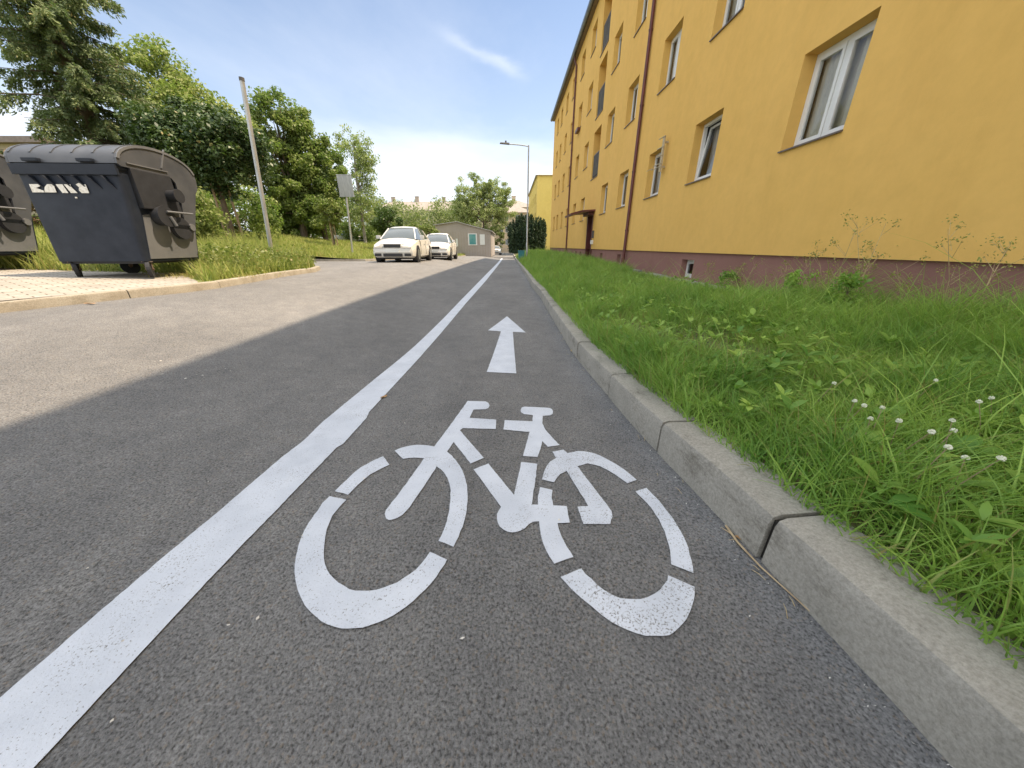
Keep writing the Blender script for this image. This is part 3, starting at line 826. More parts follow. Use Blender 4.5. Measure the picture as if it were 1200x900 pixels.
# ------------------------------------------------------------------ buildings farther off
def block(name, label, x0, x1, y0, y1, z0, z1, wall_m, roof_m, wins_w=(), wins_s=(), roof='hip', rh=2.0, over=.3, chim=(), wmat=None, cat='building'):
    """wins_w: openings (a,b,c,d) on the -x side (y range); wins_s: on the -y side (x range)"""
    t = empty(name, ((x0 + x1) / 2, (y0 + y1) / 2, z0), 0, label, cat)
    ox, oy, oz = (x0 + x1) / 2, (y0 + y1) / 2, z0
    def P(mb, nm, mat, par=None, **k):
        mb.v = [(v[0] - ox, v[1] - oy, v[2] - oz) for v in mb.v]
        return mb.build(nm, mat, par or t, **k)
    mb = MB(); hs = [(a, b, c, d, .15) for a, b, c, d in wins_w]
    facade(mb, x0, y0, y1, z0, z1, hs)
    m2 = MB(); facade(m2, 0, -x1, -x0, z0, z1, [(-b, -a, c, d, .15) for a, b, c, d in wins_s])
    mb.add([(-v[1], y0 + v[0], v[2]) for v in m2.v], [f[::-1] for f in m2.f])
    mb.quad((x1, y0, z0), (x1, y1, z0), (x1, y1, z1), (x1, y0, z1)); mb.quad((x0, y1, z0), (x0, y1, z1), (x1, y1, z1), (x1, y1, z0))
    P(mb, 'wall', wall_m, recalc=False)
    for a, b, c, d in wins_w:
        f = MB(); xx = x0 + .1
        for bb in ((a, b, c, c + .07), (a, b, d - .07, d), (a, a + .07, c + .07, d - .07), (b - .07, b, c + .07, d - .07), ((a + b) / 2 - .03, (a + b) / 2 + .03, c + .07, d - .07)):
            f.box(xx, xx + .05, *bb)
        fo = P(f, 'window', M['white']); pnl = MB(); pnl.quad((xx + .06, b, c), (xx + .06, a, c), (xx + .06, a, d), (xx + .06, b, d)); P(pnl, 'pane', wmat or M['carglass'], fo, recalc=False)
    for a, b, c, d in wins_s:
        f = MB(); yy = y0 + .1
        for bb in ((a, b, c, c + .07), (a, b, d - .07, d), (a, a + .07, c + .07, d - .07), (b - .07, b, c + .07, d - .07), ((a + b) / 2 - .03, (a + b) / 2 + .03, c + .07, d - .07)):
            f.box(bb[0], bb[1], yy, yy + .05, bb[2], bb[3])
        fo = P(f, 'window', M['white']); pnl = MB(); pnl.quad((a, yy + .06, c), (b, yy + .06, c), (b, yy + .06, d), (a, yy + .06, d)); P(pnl, 'pane', wmat or M['carglass'], fo, recalc=False)
    rm = MB(); a0, a1, b0, b1 = x0 - over, x1 + over, y0 - over, y1 + over
    if roof == 'hip':
        if (x1 - x0) > (y1 - y0):
            h = (y1 - y0) / 2; r0, r1 = (a0 + h, (b0 + b1) / 2, z1 + rh), (a1 - h, (b0 + b1) / 2, z1 + rh)
            rm.add([(a0, b0, z1), (a1, b0, z1), (a1, b1, z1), (a0, b1, z1), r0, r1], [(0, 1, 5, 4), (1, 2, 5), (2, 3, 4, 5), (3, 0, 4), (3, 2, 1, 0)])
        else:
            h = (x1 - x0) / 2; r0, r1 = ((a0 + a1) / 2, b0 + h, z1 + rh), ((a0 + a1) / 2, b1 - h, z1 + rh)
            rm.add([(a0, b0, z1), (a1, b0, z1), (a1, b1, z1), (a0, b1, z1), r0, r1], [(0, 1, 4), (1, 2, 5, 4), (2, 3, 5), (3, 0, 4, 5), (3, 2, 1, 0)])
    elif roof == 'flat':
        rm.box(a0, a1, b0, b1, z1 + .002, z1 + .28)
    ro = P(rm, 'roof', roof_m)
    for (cx, cy, hh) in chim:
        cm = MB(); cm.box(cx - .6, cx + .6, cy - .35, cy + .35, z1 + .3, z1 + hh); cm.box(cx - .7, cx + .7, cy - .45, cy + .45, z1 + hh, z1 + hh + .12)
        P(cm, 'chimney', wall_m, ro)
    return t
# yellow block next in the row
ww = [(y, y + 1.3, z, z + 1.4) for y in np.arange(62.5, 82, 3.2) for z in (1.8, 4.6, 7.4)]
block('apartment_building', 'yellow apartment block with grey roof standing beyond the dark juniper', 4.45, 16, 60, 84, -.6, 11.0, M['wall2'], M['roofing'], ww, [(7.5, 8.6, 5, 6.3)], 'hip', 2.6)
# beige house closing the street
ws = [(x, x + .8, z, z + 1.3) for x in (-4.6, -2.2, -.9, 1.6, 3.3) for z in (1.1, 3.9, 6.4)]
block('apartment_building', 'beige house closing the far end of the street behind trees', -6.5, 5.5, 88, 98, -.9, 8.2, M['beige_wall'], M['tiles'], [], ws, 'hip', 2.4)
# long roofs over the tree belt
ws = [(x, x + 1.2, z, z + 1.4) for x in np.arange(-44, -8, 3.4) for z in (8.6,)]
block('apartment_building', 'long distant house with reddish tiled roof and chimneys above the tree belt', -46, -6, 122, 134, 0, 11.6, M['roof_wall'], M['tiles'], [], ws, 'hip', 3.2,
      chim=[(-39, 128, 4.4), (-31, 128, 4.6), (-22, 128, 4.4), (-13, 128, 4.4)])
block('apartment_building', 'small far roof with chimney seen between the big tree and the lamp post', -4.5, 8, 112, 122, 0, 11.6, M['beige_wall'], M['tiles'], [], [(-2, -.8, 8, 9.3), (1.5, 2.7, 8, 9.3)], 'hip', 2.2, chim=[(1.5, 117, 3.4)])
block('flat_roof_building', 'grey beige flat roofed building behind the left bin', -46, -25.5, 22, 34, .8, 6.0, M['grey_wall'], M['sillm'], [(25, 26.2, 3.4, 4.6)], [(-31, -29.6, 3.4, 4.6), (-36, -34.6, 3.4, 4.6)], 'flat', 0, .35)
# grey shed with gable front
sh = empty('shed', (-5.6, 45, 0), 0, 'low grey shed with a shallow gable and a teal poster by the road', 'shed')
mb = MB(); z0 = -.4
mb.prism([(-3.4, z0), (3.35, z0), (3.35, 2.55), (-.75, 3.55), (-3.4, 3.2)], 'y', 0, 12)
mb.build('wall', M['shed'], sh)
mb = MB()
mb.prism([(3.55, 2.5), (3.55, 2.58), (-.75, 3.64), (-3.6, 3.27), (-3.6, 3.19), (-.75, 3.556)], 'y', -.2, 12.2)
mb.build('roof', M['roofing'], sh)
mb = MB(); mb.box(.55, 1.65, -.05, -.002, .95, 2.3); mb.build('poster_frame', M['white'], sh)
mb = MB(); mb.box(.68, 1.5, -.07, -.052, 1.05, 2.2); mb.build('poster', M['poster'], sh)
mb = MB(); mb.box(2.0, 2.6, -.04, -.002, 1.0, 2.2); mb.build('shutter', M['plate'], sh)
mb = MB(); mb.box(-1.0, -.75, -.04, -.002, .8, 1.7); mb.build('meter_box', M['plate'], sh)
for k in range(1):
    mb = MB()
    for xx in np.arange(-3.3, 3.4, .33): mb.box(xx, xx + .03, -.012, -.001, -.3, 2.5)
    mb.build('panel_joint', M['grey_wall'], sh)

# ------------------------------------------------------------------ wheeled bins
def make_bin(label):
    t = empty('waste_container', (0, 0, 0), 0, label, 'waste container', 'black wheeled waste containers on the brick pavement')
    s = 1.08
    wt, wb, ft, fb, rt, rb, hr, hb = [v * s for v in (1.15, 1.055, .441, .50, .60, .36, 1.265, .201)]
    # body: tapered tub
    bm = MB()
    nz = 6; rings = []
    for i in range(nz + 1):
        a = i / nz; w = wb + (wt - wb) * a; f = -(fb + (ft - fb) * a); b = rb + (rt - rb) * a; z = hb + (hr - hb) * a
        r = .05
        ring = []
        for (cx, cy, a0) in ((w / 2 - r, f + r, -90), (w / 2 - r, b - r, 0), (-w / 2 + r, b - r, 90), (-w / 2 + r, f + r, 180)):
            for q in range(5):
                an_ = R(a0 + q * 22.5); ring.append((cx + r * math.cos(an_), cy + r * math.sin(an_), z))
        rings.append(ring)
    n = len(rings[0]); vs = [v for r_ in rings for v in r_]
    fs = [(i * n + k, i * n + (k + 1) % n, (i + 1) * n + (k + 1) % n, (i + 1) * n + k) for i in range(nz) for k in range(n)]
    fs.append(tuple(range(n))[::-1]); bm.add(vs, fs)
    body = bm.build('body', M['bin'], t, smooth=True)
    # side skins of paler plastic
    for sg in (-1, 1):
        m_ = MB()
        def S(v, z, o=.004):
            a = (z - hb) / (hr - hb); return (sg * ((wb + (wt - wb) * a) / 2 + o), v, z)
        poly = [(-fb + .09, hb + .03), (rb - .05, hb + .03), (rt - .10, hr - .16), (.20, .86), (-.02, .86), (-ft + .12, .8)]
        m_.add([S(*p) for p in poly] + [S(*p, o=.012) for p in poly], [tuple(range(6)), tuple(range(6, 12))] + [(i, (i + 1) % 6, 6 + (i + 1) % 6, 6 + i) for i in range(6)])
        m_.build('side_panel', M['bin_side'], t)
        # recess box and lifting trunnions
        m_ = MB(); xx = sg * wt / 2
        m_.box(min(xx - sg * .05, xx + sg * .045), max(xx - sg * .05, xx + sg * .045), -ft + .12, .22, .88, hr - .02)
        m_.build('recess', M['black'], t, bevel=.012)
        m_ = MB()
        m_.tube([(xx - sg * .06, -.14, .80), (xx + sg * .10, -.14, .80)], .12, 20); m_.tube([(xx + sg * .10, -.14, .80), (xx + sg * .115, -.14, .80)], .135, 20)
        m_.tube([(xx - sg * .02, .10, 1.08), (xx + sg * .17, .10, 1.08)], .075, 16); m_.tube([(xx + sg * .17, .10, 1.08), (xx + sg * .18, .10, 1.08)], .09, 16)
        m_.tube([(xx - sg * .06, .14, .66), (xx + sg * .04, .14, .66)], .15, 20)
        m_.build('trunnion', M['black'], t, smooth=True)
        m_ = MB(); m_.tube([(xx + sg * .13, -.14, .86), (xx + sg * .14, .28, .86)], .014, 8); m_.tube([(xx + sg * .12, -.1, .80), (xx + sg * .13, -.06, .68)], .02, 8)
        m_.build('pedal_link', M['bin_side'], t, smooth=True)
    # rim and front lip
    m_ = MB()
    e = .010
    m_.box(-wt / 2 - e, wt / 2 + e, -ft - .035, -ft - .002, hr - .125, hr - .01)
    m_.box(-wt / 2 - e, wt / 2 + e, rt + .002, rt + .05, hr - .1, hr - .01)
    m_.box(wt / 2 + .002, wt / 2 + e, -ft, rt, hr - .06, hr - .01); m_.box(-wt / 2 - e, -wt / 2 - .002, -ft, rt, hr - .06, hr - .01)
    m_.build('rim', M['bin'], t, bevel=.012)
    m_ = MB()
    for k in range(6):
        u = -wt / 2 + .18 + k * (wt - .3) / 5.4
        m_.add([(u, -ft - .07, hr - .137), (u + .02, -ft - .07, hr - .137), (u + .11, -ft - .02, hr - .28), (u + .09, -ft - .02, hr - .28),
                (u, -ft + .02, hr - .137), (u + .02, -ft + .02, hr - .137), (u + .11, -ft + .02, hr - .28), (u + .09, -ft + .02, hr - .28)],
               [(0, 1, 2, 3), (4, 7, 6, 5), (0, 4, 5, 1), (1, 5, 6, 2), (2, 6, 7, 3), (3, 7, 4, 0)])
    m_.build('rib', M['bin'], t)
    # worn sticker: pale blocks left of torn lettering
    m_ = MB(); yf = -ft - .012
    def front(z): a = (z - hb) / (hr - hb); return -(fb + (ft - fb) * a) - .006
    for poly in ([(-.46, .965), (-.46, 1.05), (-.35, 1.05), (-.33, 1.035), (-.4, 1.01), (-.33, .985), (-.33, .965)], [(-.325, .965), (-.30, 1.02), (-.26, 1.05), (-.21, 1.05), (-.19, 1.03), (-.19, .965)],
                 [(-.165, 1.05), (-.09, 1.05), (-.06, .96), (-.125, .96), (-.14, .99)], [(-.075, 1.05), (0, 1.05), (.0, 1.02), (.045, .96), (-.03, .96)],
                 [(.06, 1.05), (.10, 1.065), (.13, 1.05), (.17, 1.05), (.175, .96), (.09, .96), (.07, .99), (.085, 1.02)], [(-.005, .905), (.02, .905), (.02, .92), (-.005, .92)]):
        vs = [(u * 1.08, front(z), z * 1.08) for u, z in poly]; n = len(vs)
        m_.add(vs + [(v[0], v[1] - .003, v[2]) for v in vs], [tuple(range(n)), tuple(range(n, 2 * n))[::-1]] + [(i, (i + 1) % n, n + (i + 1) % n, n + i) for i in range(n)])
    m_.build('sticker', M['sticker'], t)
    # domed lid
    def arc(k, n_, yo=0, ho=0):
        a = math.pi * (k / n_)
        y = (rt + .03 - ft - .0) / 2 - ((rt + ft) / 2 + .025 + yo) * math.cos(a)
        return y, hr + .005 + (.265 * s + ho) * math.sin(a) ** .85
    m_ = MB(); n_ = 18; wl = wt / 2 + .008
    outer = [arc(k, n_) for k in range(n_ + 1)]; inner = [arc(k, n_, -.03, -.03) for k in range(n_ + 1)]
    m_.prism(outer + inner[::-1], 'x', -wl, wl)
    lid = m_.build('lid', M['binlid'], t, smooth=True)
    m_ = MB()
    for u in (-.5, -.3, -.1, .1, .3, .5):
        o2 = [arc(k, n_, .007, .007) for k in range(2, n_ - 1)]; i2 = [arc(k, n_, -.01, -.01) for k in range(2, n_ - 1)]
        m_.prism(o2 + i2[::-1], 'x', u * wt - .012, u * wt + .012)
    m_.build('lid_rib', M['binlid'], lid, smooth=True)
    m_ = MB()
    for u in (-.34, .3): m_.box(u - .09, u + .09, -ft - .05, -ft + .02, hr + .012, hr + .05)
    m_.build('lid_grip', M['bin'], lid, bevel=.008)
    for sg in (-1, 1):
        m_ = MB(); x0 = sg * (wl + .002); x1 = sg * (wl + .028)
        cap = [arc(k, n_) for k in range(n_ + 1)]
        low = [(rt + .02, hr - .12), (rt - .05, hr - .2), (.40, .72), (.37, .64), (.31, .60), (.25, .62), (.22, .70), (.23, .82), (.27, .98), (.29, hr - .10), (.24, hr - .04), (-.2, hr - .02), (-ft + .03, hr - .02)]
        m_.prism(cap + low, 'x', min(x0, x1), max(x0, x1))
        m_.build('lid_arm', M['binlid'], lid, smooth=False)
        m_ = MB(); x1b = sg * (wl + .032)
        cap2 = [arc(k, n_) for k in range(1, n_)]; cap3 = [arc(k, n_, -.03, -.03) for k in range(1, n_)]
        m_.prism(cap2 + cap3[::-1], 'x', min(x1, sg * (wl + .04)), max(x1, sg * (wl + .04)))
        a1, a2 = arc(6, n_), arc(12, n_)
        m_.bar((sg * (wl + .034), .12, hr + .06), (sg * (wl + .034), .26, hr + .31), .012, .02, up=(1, 0, 0)); m_.bar((sg * (wl + .034), -ft + .1, hr + .03), (sg * (wl + .034), .2, hr + .03), .012, .02, up=(1, 0, 0))
        m_.build('lid_trim', M['bin_side'], lid)
        m_ = MB(); m_.tube([(sg * (wl + .03), .31, .68), (sg * (wl + .05), .31, .68)], .05, 14); m_.build('pivot', M['bin_side'], lid)
    # castors
    for i, (cx, cy, ry) in enumerate(((-wb / 2 + .10, -fb + .10, -42), (wb / 2 - .06, -fb + .10, -35), (wb / 2 - .10, rb - .08, -30), (-wb / 2 + .12, rb - .08, 40))):
        rr = .112
        a = R(ry); d = Vector((math.sin(a), math.cos(a), 0)); sd = Vector((d.y, -d.x, 0))
        c = Vector((cx, cy, rr)) - d * .03
        m_ = MB(); m_.tube([c - sd * .022, c + sd * .022], rr, 20); w_ = m_.build('castor', M['black'], t, bevel=.006)
        m_ = MB()
        for q in (-1, 1): m_.bar(c + sd * .034 * q, Vector((cx, cy, hb)) + sd * .034 * q, .008, .05, up=tuple(d))
        m_.bar(Vector((cx, cy, hb - .012)), Vector((cx, cy, hb)), .11, .11, up=tuple(d)); m_.tube([c - sd * .045, c + sd * .045], .016, 8)
        m_.build('fork', M['castor'], w_)
    m_ = MB(); m_.box(-wb / 2 + .02, wb / 2 - .02, -fb + .03, rb - .03, hb - .03, hb - .001); m_.build('underside', M['black'], t)
    return t
b1 = make_bin('black domed waste container with torn white sticker, right of the two')
b1.location = (-5.57, 5.41, float(hv(-5.6, 5.41)) + .005); b1.rotation_euler = (0, 0, .033)
b2 = copy_tree(b1); b2['label'] = 'black domed waste container cut off by the left edge of the photo'
b2.location = (-8.35, 5.6, float(hv(-8.35, 5.6)) + .005); b2.rotation_euler = (0, 0, .12)

# ------------------------------------------------------------------ cars
def make_car(name, label, paint, L=4.3, Wd=1.72, Ht=1.44, kind='hatch', detail=True, group=None):
    """nose at y=0 pointing to -y, tail at y=L"""
    t = empty(name, (0, 0, 0), 0, label, 'car', group)
    hw = Wd / 2
    st = [  # y, half width, bottom, shoulder, top centre
        (0.00, .70, .30, .46, .50), (.05, .78, .22, .60, .66), (.22, .83, .19, .68, .76), (.6, .86, .18, .76, .86), (1.05, .865, .18, .84, .95), (1.3, .87, .18, .87, .97),
        (2.2, .87, .18, .90, .98), (3.2, .87, .18, .92, 1.0), (3.8, .855, .2, .92, 1.0), (4.12, .82, .24, .88, .96), (4.27, .76, .30, .80, .86), (4.3, .70, .36, .6, .66)]
    mb = MB(); rings = []
    for (y, w, b, s, tp) in st:
        y *= L / 4.3; w *= hw / .87
        half = [(0, b), (w * .86, b), (w * .97, b + .07), (w, (b + s) / 2 - .02), (w * .985, (b + s) / 2 + .1), (w * .93, s), (w * .80, s + (tp - s) * .6), (w * .4, tp), (0, tp + .01)]
        full = half + [(-x, z) for x, z in half[-2:0:-1]]
        rings.append([(x, y, z * Ht / 1.44) for x, z in full])
    n = len(rings[0]); vs = [v for r_ in rings for v in r_]
    fs = [(i * n + k, i * n + (k + 1) % n, (i + 1) * n + (k + 1) % n, (i + 1) * n + k) for i in range(len(rings) - 1) for k in range(n)]
    fs += [tuple(range(n))[::-1], tuple((len(rings) - 1) * n + k for k in range(n))]
    mb.add(vs, fs); body = mb.build('body', paint, t, smooth=True)
    k_ = L / 4.3; hz = Ht / 1.44
    rear = (3.95, 4.2) if kind == 'hatch' else (3.35, 3.85)
    # glasshouse (dark) and roof (painted)
    mb = MB()
    gh = [(1.0, .72, .93), (1.78, .58, 1.37), (2.3, .575, 1.415), (rear[0] - .45, .56, 1.37), (rear[0], .62, 1.0)]
    low = [(.98, .78), (1.75, .80), (2.3, .80), (rear[0] - .45, .79), (rear[1] - .1, .76)]
    vs = []
    for (y, w, z), (yl, wl_) in zip(gh, low):
        y *= k_; yl *= k_; z *= hz; w *= hw / .87; wl_ *= hw / .87
        vs += [(-wl_, yl, .90 * hz), (-w, y, z - .03), (-w * .8, y, z), (0, y, z + .015), (w * .8, y, z), (w, y, z - .03), (wl_, yl, .90 * hz)]
    m7 = 7; fs = [(i * m7 + j, i * m7 + j + 1, (i + 1) * m7 + j + 1, (i + 1) * m7 + j) for i in range(4) for j in range(6)]
    fs += [tuple(range(7)), tuple(range(28, 35))[::-1]]
    mb.add(vs, fs); mb.build('windows', M['carglass'], t, smooth=True)
    mb = MB()
    def rf(i, w_, z_): return gh[i][0] * k_, gh[i][1] * hw / .87 * w_, gh[i][2] * hz + z_
    y1_, w1, z1 = rf(1, 1, .012); y2_, w2, z2 = rf(2, 1, .018); y3_, w3, z3 = rf(3, 1, .012)
    vs = []
    for y, w, z in ((y1_ - .03, w1, z1 - .015), (y1_ + .08, w1, z1 + .005), (y2_, w2, z2), (y3_ - .05, w3, z3), (y3_ + .06, w3, z3 - .03)):
        vs += [(-w - .012, y, z - .05), (-w * .8, y, z), (0, y, z + .02), (w * .8, y, z), (w + .012, y, z - .05), (w * .8, y, z - .05), (-w * .8, y, z - .05)]
    fs = [(i * 7 + j, i * 7 + (j + 1) % 7, (i + 1) * 7 + (j + 1) % 7, (i + 1) * 7 + j) for i in range(4) for j in range(7)] + [tuple(range(7)), tuple(range(28, 35))]
    mb.add(vs, fs); roof_ = mb.build('roof', paint, t, smooth=True)
    # pillars
    for sg in (-1, 1):
        q = hw / .87
        for A_, B_, w_ in (((sg * .73 * q, 1.02 * k_, .90 * hz), (sg * .55 * q, 1.76 * k_, 1.34 * hz), .045), ((sg * .78 * q, 2.35 * k_, .92 * hz), (sg * .575 * q, 2.35 * k_, 1.36 * hz), .06),
                           ((sg * .70 * q, (rear[1] - .22) * k_, .93 * hz), (sg * .52 * q, (rear[0] - .45) * k_, 1.32 * hz), .10)):
            mb = MB(); mb.bar(A_, B_, w_, .04); mb.build('pillar', paint, t)
    # nose details, each proud of the bumper
    def nose(name_, x0, x1, z0, z1, mat, y=.0, d=.05, bev=.015):
        m_ = MB(); m_.box(x0 * hw / .87, x1 * hw / .87, y - .02, y + d, z0 * hz, z1 * hz); return m_.build(name_, mat, t, bevel=bev)
    nose('grille', -.33, .33, .585, .715, M['carblack'], .0, .2)
    nose('intake', -.38, .38, .25, .365, M['carblack'], -.015)
    nose('number_plate', -.26, .26, .40, .51, M['plate'], -.02, .03, .003)
    nose('bumper', -.70, .70, .385, .45, paint, .0, .12, .02)
    for sg in (-1, 1):
        a, b = sorted((sg * .36, sg * .74)); m_ = MB()
        def hy(x, top): return (.10 + .17 * (abs(x) > .5)) if top else (-.012 + .01 * (abs(x) > .5))
        m_.add([(a * hw / .87, hy(a, 0), .575 * hz), (b * hw / .87, hy(b, 0), .575 * hz), (b * hw / .87, hy(b, 1), .715 * hz), (a * hw / .87, hy(a, 1), .715 * hz),
                (a * hw / .87, .35, .575 * hz), (b * hw / .87, .35, .575 * hz), (b * hw / .87, .4, .715 * hz), (a * hw / .87, .4, .715 * hz)],
               [(0, 1, 2, 3), (4, 7, 6, 5), (0, 4, 5, 1), (1, 5, 6, 2), (2, 6, 7, 3), (3, 7, 4, 0)])
        m_.build('headlight', M['lamp'], t, bevel=.01)
        a, b = sorted((sg * .46, sg * .72)); nose('fog_light', a, b, .265, .365, M['carblack'], -.01, .15)
        m_ = MB(); m_.box(min(sg * .86, sg * 1.02) * hw / .87, max(sg * .86, sg * 1.02) * hw / .87, 1.35 * k_, 1.5 * k_, .93 * hz, 1.06 * hz); m_.build('mirror', paint, t, bevel=.025)
        m_ = MB()
        for yy in (1.28, 2.38, 3.25): m_.box(min(sg * .868, sg * .877) * hw / .87, max(sg * .868, sg * .877) * hw / .87, yy * k_, (yy + .012) * k_, .3 * hz, .85 * hz)
        m_.build('door_seam', M['carblack'], t)
        m_ = MB()
        for yy in (2.1, 3.0): m_.box(min(sg * .87, sg * .9) * hw / .87, max(sg * .87, sg * .9) * hw / .87, yy * k_, (yy + .18) * k_, .76 * hz, .785 * hz)
        m_.build('door_handle', paint, t)
        for yy in (.78, 3.42):
            x = sg * (hw - .01); r = .315
            m_ = MB(); m_.tube([(x - sg * .2, yy * k_, r), (x + sg * .006, yy * k_, r)], r + .045, 22); m_.build('wheel_arch', M['carblack'], t)
            m_ = MB(); m_.tube([(x - sg * .19, yy * k_, r), (x - sg * .0, yy * k_, r), (x + sg * .018, yy * k_, r)], [r, r, r - .03], 24); wh = m_.build('wheel', M['black'], t, smooth=True)
            m_ = MB(); m_.tube([(x + sg * .0, yy * k_, r), (x + sg * .024, yy * k_, r)], .2, 20); m_.build('rim', M['rim'], wh)
    m_ = MB(); m_.box(-.7 * hw / .87, .7 * hw / .87, .35, L - .4, .14, .22); m_.build('underbody', M['carblack'], t)
    for sg in (-1, 1):
        m_ = MB(); a, b = sorted((sg * .52, sg * .78)); m_.box(a * hw / .87, b * hw / .87, (4.12) * k_, 4.285 * k_, .68 * hz, .84 * hz); m_.build('tail_light', M['maroon'], t, bevel=.01)
    return t
car1 = make_car('parked_car', 'silver white hatchback parked at the kerb, nearest of the parked cars, bonnet towards the camera', M['carw'], group='cars parked along the street')
car2 = make_car('parked_car', 'white saloon parked behind the silver white hatchback', M['cars'], 4.45, 1.74, 1.43, 'sedan', group='cars parked along the street')
def place(o, x, y, rz, hf):
    o.location = (x, y, float(hf(x, y))); o.rotation_euler = (0, 0, rz)
place(car1, -4.62, 14.25, R(2), zr); place(car2, -4.12, 19.6, R(2), zr)
car1.location.z = .215; car2.location.z = .13

def onscreen(px, py, Y):
    r = ray(px, py); t = Y / r[1]; return r[0] * t, H + r[2] * t
for (px, py, Y, rz, lab) in ((372, 282.5, 46, 90, 'small white car parked sideways beyond the meadow under dark trees'),
                             (424, 284, 44, 60, 'pale car parked beyond the meadow just left of the hatchback'),
                             (283, 275, 31, 80, 'pale car mostly hidden by tall weeds beside the leaning post'),
                             (582, 294.5, 62, 5, 'tiny white car far down the street by the beige house')):
    x, z = onscreen(px, py, Y)
    c = copy_tree(car2 if px != 424 else car1); c['label'] = lab; c['group'] = 'cars parked along the street'
    c.location = (x, Y, float(hv(x, Y)) - .02 if px < 500 else float(zr(x, Y)) + .02); c.rotation_euler = (0, 0, R(rz))

# ------------------------------------------------------------------ posts, lamp, litter bin
def vertical_post(name, label, cat): return empty(name, (0, 0, 0), 0, label, cat)
# leaning steel post without a sign
x, z = onscreen(318, 300, 8.6)
lp_ = empty('bare_post', (x, 8.6, float(hv(x, 8.6)) - .05), 0, 'tall galvanised steel post without a sign, leaning in the weeds by the bins', 'post')
xt, zt_ = onscreen(283, 91, 8.6)
mb = MB(); dx, dz = xt - x, zt_ - lp_.location.z
mb.tube([(0, 0, 0), (dx * .5, 0, dz * .5), (dx, 0, dz)], .042, 12); mb.build('pole', M['galv'], lp_, smooth=True)
mb = MB(); mb.tube([(dx * .985, 0, dz * .985), (dx * 1.0, 0, dz * 1.001)], .047, 12); mb.build('cap', M['balcony'], lp_)
mb = MB(); mb.box(-.05, .05, -.05, .05, .05, .16); mb.build('foot_clamp', M['galv'], lp_)
# road sign seen from the back
x, z = onscreen(414, 302, 20.5)
sp = empty('road_sign', (x, 20.5, float(hv(x, 20.5)) - .05), 0, 'rectangular road sign seen from its grey back on a thin post', 'road sign')
xt, zt_ = onscreen(403, 205, 20.5); dx, dz = xt - x, zt_ - sp.location.z
mb = MB(); mb.tube([(0, 0, 0), (dx, 0, dz)], .05, 10); mb.build('pole', M['galv'], sp, smooth=True)
mb = MB()
p0 = Vector((dx * .985, -.06, dz * .985 + .05)); hh = 1.0
mb.box(p0.x - .36, p0.x + .40, -.09, -.06, p0.z - hh, p0.z); mb.box(p0.x - .38, p0.x + .42, -.10, -.088, p0.z - hh - .02, p0.z - hh + .02)
mb.box(p0.x - .38, p0.x + .42, -.10, -.088, p0.z - .02, p0.z + .02)
mb.build('sign_plate', M['galv'], sp)
# street lamp
sl_ = empty('street_lamp', (1.45, 29.0, float(hl(1.45, 29)) - .05), 0, 'slim grey street lamp with single arm standing in the lawn', 'street lamp')
mb = MB(); hL = 7.75
mb.tube([(0, 0, 0), (0, 0, 1.2), (0, 0, 1.25), (0, 0, hL)], [.085, .085, .062, .05], 14); mb.build('pole', M['galv'], sl_, smooth=True)
mb = MB(); mb.tube([(0, 0, hL - .06), (-.6, 0, hL + .02), (-1.5, 0, hL + .08)], .035, 10); mb.build('arm', M['galv'], sl_, smooth=True)
mb = MB(); mb.add([(-1.4, -.1, hL + .04), (-1.4, .1, hL + .04), (-2.1, .12, hL + .10), (-2.1, -.12, hL + .10), (-1.4, -.06, hL + .15), (-1.4, .06, hL + .15), (-2.05, .07, hL + .17), (-2.05, -.07, hL + .17)],
             [(0, 1, 2, 3), (7, 6, 5, 4), (0, 4, 5, 1), (1, 5, 6, 2), (2, 6, 7, 3), (3, 7, 4, 0)]); mb.box(-1.72, -1.6, -.04, .04, hL + .16, hL + .28)
mb.build('lamp_head', M['balcony'], sl_, bevel=.01)
mb = MB(); mb.box(-.06, .06, -.105, -.05, .5, .95); mb.build('service_door', M['galv'], sl_)
# litter bin
tb = empty('litter_bin', (.98, 28.6, float(hl(.98, 28.6)) - .04), 0, 'small teal litter bin standing by the street lamp', 'litter bin')
mb = MB(); mb.prism([(-.2, .1), (.2, .1), (.25, .75), (-.25, .75)], 'y', -.2, .2); mb.build('body', M['teal'], tb, bevel=.02)
mb = MB(); mb.box(-.27, .27, -.22, .22, .76, .84); mb.build('lid', M['teal'], tb, bevel=.02)
mb = MB(); mb.box(-.18, -.12, -.15, .15, 0, .1); mb.box(.12, .18, -.15, .15, 0, .1); mb.build('foot', M['black'], tb)
# barrier at the end of the street
br = empty('barrier', (.4, 66, -.6), 0, 'low grey railing across the far end of the street', 'barrier')
mb = MB()
for k in range(7): mb.tube([(-1.8 + k * .6, 0, 0), (-1.8 + k * .6, 0, 1.0)], .03, 8)
mb.build('post', M['galv'], br)
mb = MB(); mb.bar((-1.9, 0, 1.0), (1.9, 0, 1.0), .05, .05); mb.bar((-1.9, 0, .5), (1.9, 0, .5), .04, .04); mb.build('rail', M['galv'], br)

